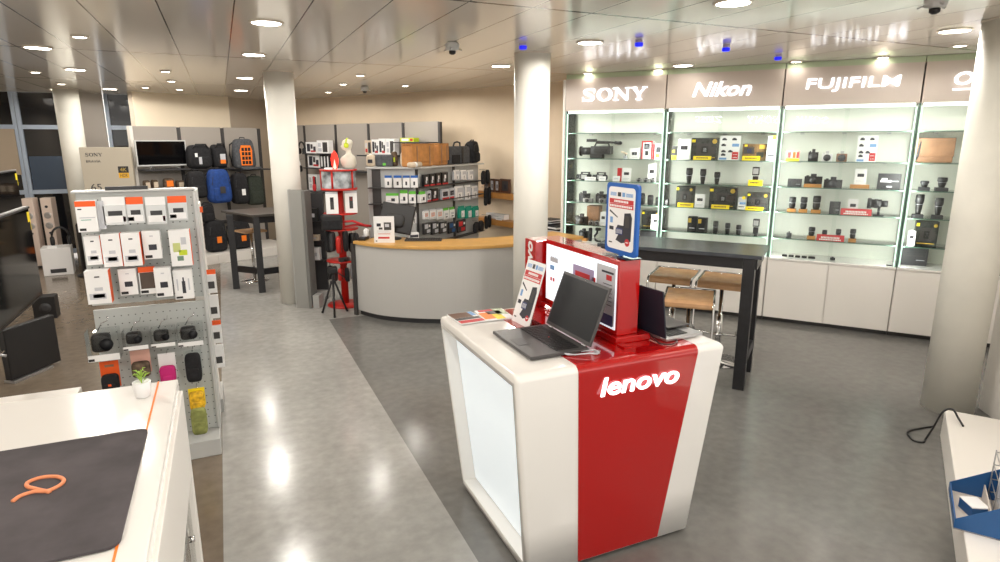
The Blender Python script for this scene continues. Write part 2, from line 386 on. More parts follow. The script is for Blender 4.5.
for i, (x, y, p) in enumerate(((2.396, 4.907, 'over the middle column'), (3.184, 4.378, 'right of the middle column'), (4.033, 4.303, 'above the second brand name'), (4.912, 4.551, 'above the gap before the longest brand name'))):
    o = MB().lathe([(.03, -.02), (.028, 0)], mat('beacon_cap', (190, 180, 205), .4), 18).build('indicator_lamp', loc=(x, y, CEIL - .001))
    tag(o, 'small blue glowing ceiling device hanging ' + p, 'sensor', 'blue ceiling devices')
    MB().lathe([(.022, -.05), (.033, -.046), (.034, -.024), (.032, -.0205)], BLUEL, 18).build('blue_lens', o)
def camera_dome(x, y, label):
    o = MB().lathe([(.02, -.07), (.055, -.06), (.06, -.02), (.04, 0)], LGREY, 20).build('ceiling_speaker', loc=(x, y, CEIL - .001)); tag(o, label, 'ceiling device')
    MB().lathe([(.012, -.10), (.028, -.09), (.028, -.0705)], BLK, 14).build('lens', o)
    m = MB()
    for k in range(3):
        a = k * 2.09; m.cyl((.05 * math.cos(a), .05 * math.sin(a), -.05), (.085 * math.cos(a), .085 * math.sin(a), -.062), .006, SILVER, n=6)
    m.build('bracket', o)
camera_dome(1.83, 5.08, 'silver and black ceiling device before the rear wall, nearest the middle')
camera_dome(3.75, 2.4, 'silver ceiling device at the top edge above the right column')
camera_dome(2.05, 9.55, 'small dark ceiling device above the mannequin')
# ================================================================= RED AND WHITE BRAND DESK
def brand_desk():
    t = empty('display_desk', (1.6, 2.65, 0), 0, 'white display desk with glossy red front panel and lit brand name', 'desk')
    # local frame: base -.47..+.47 (x), -.43..+.45 (y); top -.58..+.55, -.52..+.46; height 1.06
    H = 1.06; r = .035
    def section(z):      # outline at a height, flaring towards the top
        k = z / H; return (-.465 - .115 * k, .465 + .075 * k, -.43 - .09 * k, .45 + .02 * k)
    def ring(z, ins=0): 
        x0, x1, y0, y1 = section(z); x0 += ins * .35; x1 -= ins * 1.3; y0 += ins; y1 -= ins * .4; q = .02; P = []
        for cx, cy, a0 in ((x1 - q, y0 + q, -90), (x1 - q, y1 - q, 0), (x0 + q, y1 - q, 90), (x0 + q, y0 + q, 180)):
            for j in range(5):
                a = R(a0 + 90 * j / 4); P.append((cx + q * math.cos(a), cy + q * math.sin(a), z))
        return P
    body = MB()
    rings = [ring(.02)] + [ring(.02 + (H - r - .02) * j / 4) for j in range(1, 5)]
    for j in range(1, 7):
        a = j / 6 * PI / 2; rings.append(ring(H - r + r * math.sin(a), r * (1 - math.cos(a))))
    body.loft(rings, WHITEG)
    o = body.build('body', t)
    # the recess of the left side is cut into the body
    cut = MB(); pts = [(-.385, .07), (.405, .07), (.435, 1.0), (-.475, 1.0)]
    vs = []
    for y, z in pts: vs.append((section(z)[0] - .05, y, z))
    for y, z in pts: vs.append((section(z)[0] + .075, y * .97, z))
    cut.add(vs, [(0, 3, 2, 1), (4, 5, 6, 7), (0, 1, 5, 4), (1, 2, 6, 5), (2, 3, 7, 6), (3, 0, 4, 7)], WHITEG)
    c = cut.build('cutter', None, loc=(1.6, 2.65, 0))
    bpy.context.view_layer.update()
    md = o.modifiers.new('recess', 'BOOLEAN'); md.operation = 'DIFFERENCE'; md.object = c; md.solver = 'EXACT'
    dg = bpy.context.evaluated_depsgraph_get(); me = bpy.data.meshes.new_from_object(o.evaluated_get(dg)); o.modifiers.clear(); o.data = me
    bpy.data.objects.remove(c)
    pv = [(section(z)[0] + .068, y * .955, z * 1.0) for y, z in pts]; pv = [(a, b, max(.08, min(z, .985))) for a, b, z in pv]
    MB().add(pv + [(a + .004, b, z) for a, b, z in pv], [(0, 3, 2, 1), (4, 5, 6, 7), (0, 1, 5, 4), (1, 2, 6, 5), (2, 3, 7, 6), (3, 0, 4, 7)], mat('lit_side', (232, 242, 248), .3, emit=.3)).build('lit_side_panel', t)
    base = MB(); base.bb(-.44, .44, -.40, .42, 0, .02, DARK); base.build('plinth', t)
    # red panel: over the front, round the edge and back across the top
    def xl(z): return -.20 - .085 * (z / H)
    def xr(z): return .265 + .105 * (z / H)
    prof = []
    for j in range(5): z = .025 + (H - r - .025) * j / 4; prof.append((section(z)[2], z, xl(z), xr(z), 0, -1))
    for j in range(1, 9):
        a = j / 8 * PI / 2; z = H - r + r * math.sin(a)
        prof.append((section(z)[2] + r * (1 - math.cos(a)), z, xl(z), xr(z), math.sin(a), -math.cos(a)))
    prof.append((.43, H, xl(H), xr(H), 1, 0)); prof.append((.466, H - .01, xl(H), xr(H), .7, .7)); prof.append((.47, H - .1, xl(H), xr(H), 0, 1))
    red = MB(); th = .004; rings = []
    for (y, z, a, b, nz, ny) in prof:
        yo, zo = y + ny * th, z + nz * th; yi, zi = y - ny * .006, z - nz * .006
        rings.append([(a, yi, zi), (a, yo, zo), (b, yo, zo), (b, yi, zi)])
    n0 = len(rings)
    red.loft(rings, RED, smooth=False)
    red.build('front_panel', t)
    # lit name on the front; the front leans out a little towards the top
    z = .945; y = section(z)[2] - .012
    lettering('lenovo', .43, .085, LETTER, t, (.045, y, z), (R(-4.8), 0, 0), .008, .014, .2)
    tag([c for c in t.children if c.name.startswith('lettering')][0], 'white lit lettering on the red front')
    # red tray and light box on the top
    MB().bb(.02, .22, -.35, .44, H + .004, H + .035, RED).build('tray', t, .004)
    lb = MB().bb(.045, .165, -.32, .40, H + .035, 1.46, RED).build('light_box', t, .004)
    f = MB().bb(.0405, .0445, -.305, .385, H + .06, 1.435, mat('lit_face', (236, 244, 250), .3, emit=.55)).build('lit_panel', lb)
    a = MB()
    X = .0395
    a.bb(X - .001, X, -.30, -.14, H + .075, 1.42, PAPERG)
    a.bb(X - .002, X - .001, -.285, -.185, 1.385, 1.395, INK); a.bb(X - .002, X - .001, -.27, -.225, 1.352, 1.378, INKR)
    for k in range(6): a.bb(X - .002, X - .001, -.275, -.20 - .01 * (k % 2), 1.33 - k * .02, 1.333 - k * .02, INK)
    a.bb(X - .002, X - .001, -.29, -.155, 1.13, 1.185, INKB)
    a.bb(X - .002, X, -.115, .085, 1.25, 1.375, mat('print_lilac', (176, 160, 196), .4)); a.bb(X - .003, X - .002, -.08, .06, 1.29, 1.345, INKR); a.bb(X - .003, X - .002, -.1, .02, 1.27, 1.29, PINK); a.bb(X - .002, X, -.13, -.10, 1.245, 1.34, INKR)
    a.bb(X - .002, X, .29, .335, 1.30, 1.325, PBLUE); a.bb(X - .002, X, .25, .335, 1.345, 1.37, PAPERG); a.bb(X - .002, X, .285, .30, 1.235, 1.255, INKR); a.bb(X - .002, X, .315, .33, 1.235, 1.255, INKR)
    a.build('print', f)
    lettering('YOGA', .085, .03, PAPERG, f, (X - .001, .29, 1.362), (0, 0, R(-90)), .002)
    py = MB().bb(-.015, .205, .415, .55, H - .04, 1.45, RED).build('pylon', t, .004)
    lettering('lenovo', .31, .075, PAPER, py, (-.0165, .487, 1.285), (R(0), R(-90), R(-90)), .003, .02, .2)
    MB().bb(.02, .06, -.42, -.36, H + .004, H + .012, RED).build('cable_clip', t)
    return t
brand_desk()

def laptop(loc, rz, w, d, hgt, lean, label, base_m, screen_m, screen_z=.0):
    """hinge at the back (+y), keyboard towards -y"""
    t = empty('laptop', loc, rz, label, 'laptop')
    b = MB().bb(-w / 2, w / 2, -d / 2, d / 2, .003, .018, base_m).build('base', t, .003)
    MB().bb(-.05, .05, -d / 2 + .02, -d / 2 + .08, .0183, .019, DARKM).build('touchpad', b)
    keys = MB(); n = 15; kw = (w - .05) / n
    for r_ in range(6):
        for k in range(n):
            keys.bb(-w / 2 + .025 + k * kw, -w / 2 + .025 + (k + .82) * kw, d / 2 - .04 - (r_ + .85) * .02, d / 2 - .04 - r_ * .02, .0183, .0215, BLK)
    keys.bb(-.003, .003, d / 2 - .1, d / 2 - .094, .0215, .0235, INKR)
    keys.build('keyboard', b)
    for s in (-1, 1): MB().cyl((s * w * .38 - .015, d / 2, .016), (s * w * .38 + .015, d / 2, .016), .007, SILVER, n=10).build('hinge', b)
    s = MB().bb(-w / 2, w / 2, -.004, .005, 0, hgt, base_m if screen_z == 0 else mat('lid_navy', (26, 30, 44), .55)).build('lid', t, .002, loc=(0, d / 2 + .004, .021), rot=(-lean, 0, 0))
    MB().bb(-w / 2 + .012, w / 2 - .012, -.0052, -.0042, .018, hgt - .014, screen_m).build('screen', s)
    MB().lathe([(.004, 0), (.004, .001)], BLKG, 10, T=Matrix.Translation((0, -.0042, hgt - .007)) @ Matrix.Rotation(PI / 2, 4, 'X')).build('webcam', s)
    return t
laptop((1.305, 2.475, 1.064), R(-90), .42, .30, .285, .36, 'open black laptop with blank dark screen at the left of the light box', mat('laptop_black', (66, 64, 64), .4), LAPSCR)
laptop((1.965, 2.40, 1.064), R(90 + 4), .33, .235, .235, .14, 'open laptop with silver base on the right side, seen from behind its dark lid', SILVER, LAPSCR, 1)
o = MB().bb(-.10, .10, -.075, .075, 0, .008, DARKM).build('tablet', None, .004, loc=(2.02, 2.44, 1.089), rot=(0, 0, R(94)))
tag(o, 'flat dark grey slab lying on the silver laptop keyboard', 'tablet')

def poster_print(mb, w, h, y):
    """the advert: logo row, red banner, dark machine picture, red round badge; local XZ, front at -y"""
    def q(x0, x1, z0, z1, m, k=0): mb.bb(x0 * w, x1 * w, y - .001 * (k + 1), y, z0 * h, z1 * h, m)
    q(-.42, -.20, .885, .94, PBLUE); q(-.14, -.02, .88, .95, DARK); q(.03, .13, .88, .95, PBLUE); q(.17, .42, .885, .94, PBLUE)
    for k in range(3): q(-.42, -.2, .895 + k * .015, .899 + k * .015, PAPER, 1); q(.17, .42, .895 + k * .015, .899 + k * .015, PAPER, 1)
    q(-.45, .45, .76, .835, INKR); q(-.45, .45, .685, .755, INKR)
    for k in range(9): q(-.26 + k * .06, -.22 + k * .06, .778, .815, PAPER, 1)
    for k in range(13): q(-.42 + k * .065, -.375 + k * .065, .70, .735, PAPER, 1)
    poly = [(.06, .10), (.40, .16), (.42, .55), (.36, .63), (.14, .61), (.12, .40), (-.10, .40), (-.18, .30), (-.06, .24), (-.16, .14)]
    T = Matrix(((1, 0, 0, 0), (0, 0, -1, 0), (0, 1, 0, 0), (0, 0, 0, 1)))
    mb.prism([(a * w, b * h) for a, b in poly], -y, -y + .001, INK, T=T)
    q(.18, .34, .38, .57, DARKM, 1); q(-.16, .10, .24, .35, INKB, 1); q(-.42, -.26, .30, .36, INK); q(-.40, -.30, .42, .52, PBLUE); 
    for k in range(5): q(-.12 + k * .045, -.10 + k * .045, .26, .33, PAPERG, 2)
    mb.prism([(-.42 * w, .64 * h), (-.43 * w, .61 * h), (-.12 * w, .52 * h), (-.11 * w, .535 * h)], -y, -y + .001, INK, T=T)
    mb.prism([(w * .28 + .085 * w * math.cos(a), h * .13 + .085 * w * math.sin(a)) for a in [k * PI / 8 for k in range(16)]], -y, -y + .0015, INKR, T=T)
    q(.235, .325, .125, .14, PAPER, 2); q(-.42, -.3, .075, .095, INK)
t = empty('poster_stand', (1.355, 2.785, 1.064), R(-90 + 4), 'leaning white advert card with red banner between brochures and black laptop', 'sign')
c = MB().bb(-.09, .09, -.0015, .0015, .0, .34, PAPER).build('card', t, rot=(-.30, 0, 0))
p = MB(); poster_print(p, .18, .34, -.0016); p.build('print', c)
MB().bb(-.05, .05, .0, .10, 0, .003, CLEAR).build('foot', t)
t = empty('poster_stand', (1.705, 2.41, 1.461), R(-90), 'advert poster in blue frame standing on top of the red light box', 'sign')
fr = MB()
def rrect(w, h, r, n=5, cx=0, cy=0):
    P = []
    for x, y, a0 in ((cx + w / 2 - r, cy - h / 2 + r, -90), (cx + w / 2 - r, cy + h / 2 - r, 0), (cx - w / 2 + r, cy + h / 2 - r, 90), (cx - w / 2 + r, cy - h / 2 + r, 180)):
        for j in range(n): a = R(a0 + 90 * j / (n - 1)); P.append((x + r * math.cos(a), y + r * math.sin(a)))
    return P
TX = Matrix(((1, 0, 0, 0), (0, 0, -1, 0), (0, 1, 0, 0), (0, 0, 0, 1)))
fr.prism(rrect(.25, .335, .018, cy=.18), -.008, .008, BLUE, T=TX)
f = fr.build('frame', t)
MB().prism(rrect(.212, .295, .02, cy=.182), .008, .0095, PAPER, T=TX).build('card', f)
p = MB(); poster_print(p, .212, .28, -.0097); p.v = [(x, y, z + .04) for x, y, z in p.v]; p.build('print', f)
MB().bb(-.10, .10, -.04, .05, 0, .006, CLEAR).bb(-.012, .012, -.006, .006, .004, .02, BLUE).build('foot', t)
# brochures
def brochure(x, y, w, d, rz, label, cells):
    m = MB(); m.bb(-w / 2, w / 2, -d / 2, d / 2, 0, .006, PAPER)
    for (a, b, c_, e, k) in cells: m.bb(a * w, b * w, c_ * d, e * d, .006, .0068, k)
    o = m.build('brochure', loc=(x, y, 1.0645), rot=(0, 0, rz)); return tag(o, label, 'brochure')
brochure(1.135, 3.0, .145, .2, R(3), 'brown and red brochure at the far left corner of the brand desk', [(-.48, .3, .0, .48, mat('print_brown', (106, 76, 62), .3)), (-.48, .48, -.48, -.25, INKR), (-.48, .48, -.2, -.02, DARKM), (.3, .48, .1, .48, PBLUE)])
brochure(1.30, 3.0, .165, .205, R(-3), 'yellow and green brochure beside the brown one on the brand desk', [(-.48, -.1, -.4, .2, ORANGB), (-.1, .2, -.48, 0, YEL), (-.2, .3, 0, .3, DARKM), (.1, .48, -.1, .48, mat('print_green', (130, 150, 90), .3)), (-.4, .1, .3, .48, INKR)])
m = MB(); m.tube([(1.40 + .08 * math.sin(a * 1.7), 2.24 + .03 * math.cos(a * 2.3), 1.07 + .004 * (i % 3)) for i, a in enumerate([k * .35 for k in range(16)])], .003, PAPERG)
m.box((1.475, 2.235, 1.0665), (.04, .015, .008), SILVER, rz=.5)
tag(m.build('usb_cable'), 'coiled pale cable with silver plug beside the black laptop', 'cable')
m = MB(); m.tube([(1.80, 2.28, 1.1), (1.81, 2.22, 1.07), (1.85, 2.185, 1.07), (1.9, 2.2, 1.07), (1.93, 2.24, 1.07)], .0035, BLK)
tag(m.build('charging_cable'), 'thin black cable curling in front of the second laptop', 'cable')

# ================================================================= HIGH TABLE AND STOOLS
SA = R(-52.156)
TB = Frame((3.765, 3.46), SA)
def high_table(loc, rz, L, Wd, label, H=1.09, foot_z=.26):
    t = empty('high_table', loc, rz, label, 'table')
    MB().bb(-L, .0, 0, Wd, H - .03, H, TABTOP).build('tabletop', t, .003)
    MB().bb(-L + .03, -.03, .03, Wd - .03, H - .12, H - .031, TABLEB).build('apron', t, .003)
    for x in (-L + .03, -.135):
        for y in (.01, Wd - .12): MB().bb(x, x + .09, y, y + .09, 0, H - .0315, TABLEB).build('leg', t, .004)
    for x in (-L + .045, -.105): MB().bb(x, x + .06, .125, Wd - .125, foot_z - .035, foot_z + .045, TABLEB).build('foot_rail', t, .004)
    return t
high_table(TB.p + (0,), SA, 1.34, .60, 'long black high table with grey top beside the lit display wall', 1.13)
def stool(loc, rz, label):
    t = empty('bar_stool', loc, rz, label, 'stool', 'chrome and plywood bar stools')
    MB().lathe([(.0, 0), (.21, 0), (.215, .008), (.03, .016), (.028, .03)][1:], CHROME, 32).build('base', t)
    MB().lathe([(.028, .016), (.028, .45), (.018, .452), (.018, .735)], CHROME, 18).build('column', t)
    s = MB(); dz = -.03 if loc[0] < 3.6 else 0; prof = [(-.195, .725), (-.20, .74), (-.197, .765), (-.17, .785), (-.12, .788), (.0, .784), (.12, .788), (.19, .80)]
    inn = [(-.180, .725), (-.185, .74), (-.182, .757), (-.16, .771), (-.12, .774), (.0, .770), (.12, .774), (.19, .786)]
    rings = [[(-.185, b[0], b[1]), (.185, b[0], b[1]), (.185, a[0], a[1]), (-.185, a[0], a[1])] for a, b in zip(prof, inn)]
    s.loft(rings, PLY, smooth=False); s.build('seat', t)
    f = MB()
    for x in (-.195, .195): f.tube([(x, .20, .80), (x, .0, .785), (x, -.17, .785), (x, -.207, .765), (x, -.215, .72), (x, -.22, .60), (x, -.24, .40), (x * .9, -.25, .345)], .010, CHROME)
    f.tube([(-.195, .20, .80), (.195, .20, .80)], .010, CHROME); f.tube([(-.176, -.25, .345), (0, -.26, .335), (.176, -.25, .345)], .011, CHROME)
    f.bb(-.06, .06, -.06, .06, .736, .766, DARKM)
    f.build('frame', t)
    return t
stool((3.80, 4.50, 0), SA, 'bar stool behind the table, left of the pair under its far edge')
stool((4.06, 4.15, 0), SA, 'bar stool behind the table, right of the pair, next to the front table leg')
stool((3.45, 3.88, 0), SA + .15, 'bar stool in front, nearest to the silver laptop').scale = (1, 1, .955)
BT = empty('high_table', (.33, 8.72, 0), 0, 'black high table in front of the backpacks at the back left', 'table')
MB().prism([(-.40, .72), (-.03, -.08), (.85, .14), (.48, .94)], 1.03, 1.06, mat('back_table_top', (72, 68, 64), .35)).build('tabletop', BT, .003)
MB().prism([(-.34, .70), (-.02, -.02), (.79, .18), (.47, .90)], .94, 1.029, TABLEB).build('apron', BT)
for x, y in ((-.335, .35), (-.02, -.03), (.71, .15), (.4, .80)): MB().bb(x, x + .085, y, y + .085, 0, 1.029, TABLEB).build('leg', BT, .004)
MB().prism([(-.27, .36), (.0, .06), (.04, .09), (-.23, .39)], .24, .32, TABLEB).build('foot_rail', BT)
MB().prism([(.07, .0), (.70, .16), (.69, .21), (.06, .05)], .24, .32, TABLEB).build('foot_rail', BT)
t = empty('bar_stool', (.30, 9.55, 0), .4, 'bar stool base and pole half hidden behind the back left table', 'stool')
MB().lathe([(.2, 0), (.2, .01), (.03, .02)], CHROME, 28).build('base', t); MB().lathe([(.022, .02), (.022, .72)], CHROME, 14).build('column', t); MB().bb(-.17, .17, -.17, .17, .72, .75, PLY).build('seat', t, .01)

# ================================================================= RECEPTION COUNTER
def counter():
    t = empty('reception_counter', (2.4, 6.6, 0), 0, 'curved grey reception counter with wooden top behind the middle column', 'counter')
    fr = [(1.325, 7.08), (1.49, 6.77), (1.72, 6.54), (2.03, 6.34), (2.42, 6.20), (2.9, 6.15), (3.35, 6.20), (3.9, 6.33)]
    # smooth the front by interpolation
    def cr(P, n=5):
        out = []
        for i in range(len(P) - 1):
            p0 = Vector(P[max(i - 1, 0)]); p1 = Vector(P[i]); p2 = Vector(P[i + 1]); p3 = Vector(P[min(i + 2, len(P) - 1)])
            for j in range(n):
                u = j / n; out.append(.5 * ((2 * p1) + (p2 - p0) * u + (2 * p0 - 5 * p1 + 4 * p2 - p3) * u * u + (3 * p1 - p0 - 3 * p2 + p3) * u ** 3))
        return out + [Vector(P[-1])]
    C = cr(fr); loc = Vector((2.4, 6.6))
    def off(d):
        o = []
        for i, p in enumerate(C):
            tt = (C[min(i + 1, len(C) - 1)] - C[max(i - 1, 0)]).normalized(); n = Vector((-tt.y, tt.x)); o.append(p + n * d - loc)
        return o
    def wall(a, b, z0, z1, m, nm, bev=0):
        A = off(a); B = off(b); poly = [tuple(p) for p in A] + [tuple(p) for p in B[::-1]]
        return MB().prism(poly, z0, z1, m).build(nm, t, bev)
    wall(0, .03, .06, .848, mat('counter_front', (192, 191, 188), .45), 'front_panel')
    wall(.03, .05, 0, .06, DARK, 'plinth')
    wall(-.03, .52, .85, .885, WOOD, 'worktop', .004)
    wall(.42, .45, 0, .849, GREY, 'back_panel')
    p = off(0)[0]; q = off(.45)[0]; d = (q - p).normalized()
    nrm = Vector((-d.y, d.x))
    MB().prism([tuple(p - d * .0), tuple(p + d * .45), tuple(p + d * .45 + nrm * .035), tuple(p + nrm * .035)], 0, .849, WHITE).build('end_panel', t)
    MB().prism([tuple(p - d * .03), tuple(p + d * .05), tuple(p + d * .05 + nrm * .05), tuple(p - d * .03 + nrm * .05)], 0, .85, DARKM).build('corner_post', t)
    return t
counter()
CT = .8855
t = empty('monitor', (1.745, 7.02, CT), R(172), 'black desktop monitor seen from behind on the wooden counter', 'monitor')
MB().lathe([(.11, 0), (.11, .012), (.03, .02)], BLK, 24).build('stand', t); MB().cyl((0, 0, .015), (0, .03, .16), .022, BLK).build('neck', t)
b = MB().bb(-.22, .22, -.02, .02, .08, .42, BLK).build('housing', t, .012, rot=(R(18), R(-6), R(-38))); MB().pill((0, .02, .14), (.24, .04, .16), BLK, .5).build('back_cover', b); MB().bb(-.2, .2, -.022, -.0202, .1, .38, SCREEN).build('screen', b)
# keyboard and phone
k = MB().box((2.05, 6.77, CT), (.42, .14, .018), DARKM, rz=R(-22)).build('keyboard', None, .003); tag(k, 'black keyboard lying on the wooden counter right of the monitor', 'keyboard')
kk = MB()
for i in range(14):
    for j in range(4): kk.box((-.19 + i * .0285, -.05 + j * .03, 0), (.023, .024, .005), BLK)
kk.build('keys', k, loc=(2.05, 6.77, CT + .0185), rot=(0, 0, R(-22)))
t = empty('card_terminal', (1.43, 7.10, CT), R(-30), 'small black payment terminal at the left end of the counter', 'payment terminal')
MB().bb(-.045, .045, -.08, .08, 0, .035, BLK).build('body', t, .008); MB().bb(-.032, .032, .01, .06, .0355, .038, PAPERG).build('display', t); MB().bb(-.032, .032, -.06, 0, .0355, .040, DARK).build('keypad', t)
t = empty('sign_holder', (1.60, 6.79, CT), R(-22), 'white notice with photos and red line standing on the counter edge', 'sign')
MB().bb(-.10, .10, -.002, .002, .0, .26, PAPER).build('card', t); MB().bb(-.09, .09, .003, .07, 0, .004, CLEAR).build('foot', t)
p = MB(); p.bb(-.07, -.03, -.004, -.002, .16, .19, INK); p.bb(-.05, -.015, -.004, -.002, .13, .15, DARKM); p.bb(.0, .07, -.004, -.002, .125, .2, DARKM); p.bb(.01, .05, -.005, -.004, .155, .185, PAPERG); p.bb(-.06, .06, -.004, -.002, .085, .09, INKR); p.bb(-.06, .05, -.004, -.002, .04, .058, INKR); p.bb(-.085, -.07, -.004, -.002, .012, .022, INK)
for i in range(4): p.bb(-.07, .07 - .01 * i, -.0035, -.002, .098 + i * .007, .1 + i * .007, PAPERG)
p.build('print', t)
t.scale = (1.15, 1, 1.15)
o = MB().bb(-.06, .06, -.04, .04, 0, .07, PAPER).bb(-.05, .05, -.043, -.0401, .02, .05, INK).build('receipt_printer', None, .006, loc=(1.98, 6.95, CT)); tag(o, 'small white box behind the keyboard on the counter', 'receipt printer')
o = MB().lathe([(.02, 0), (.034, .02), (.034, .08), (.02, .10), (.012, .105)], PAPER, 16).build('paper_roll', loc=(1.50, 7.28, CT)); tag(o, 'white rounded can behind the notice at the left of the counter', 'container')
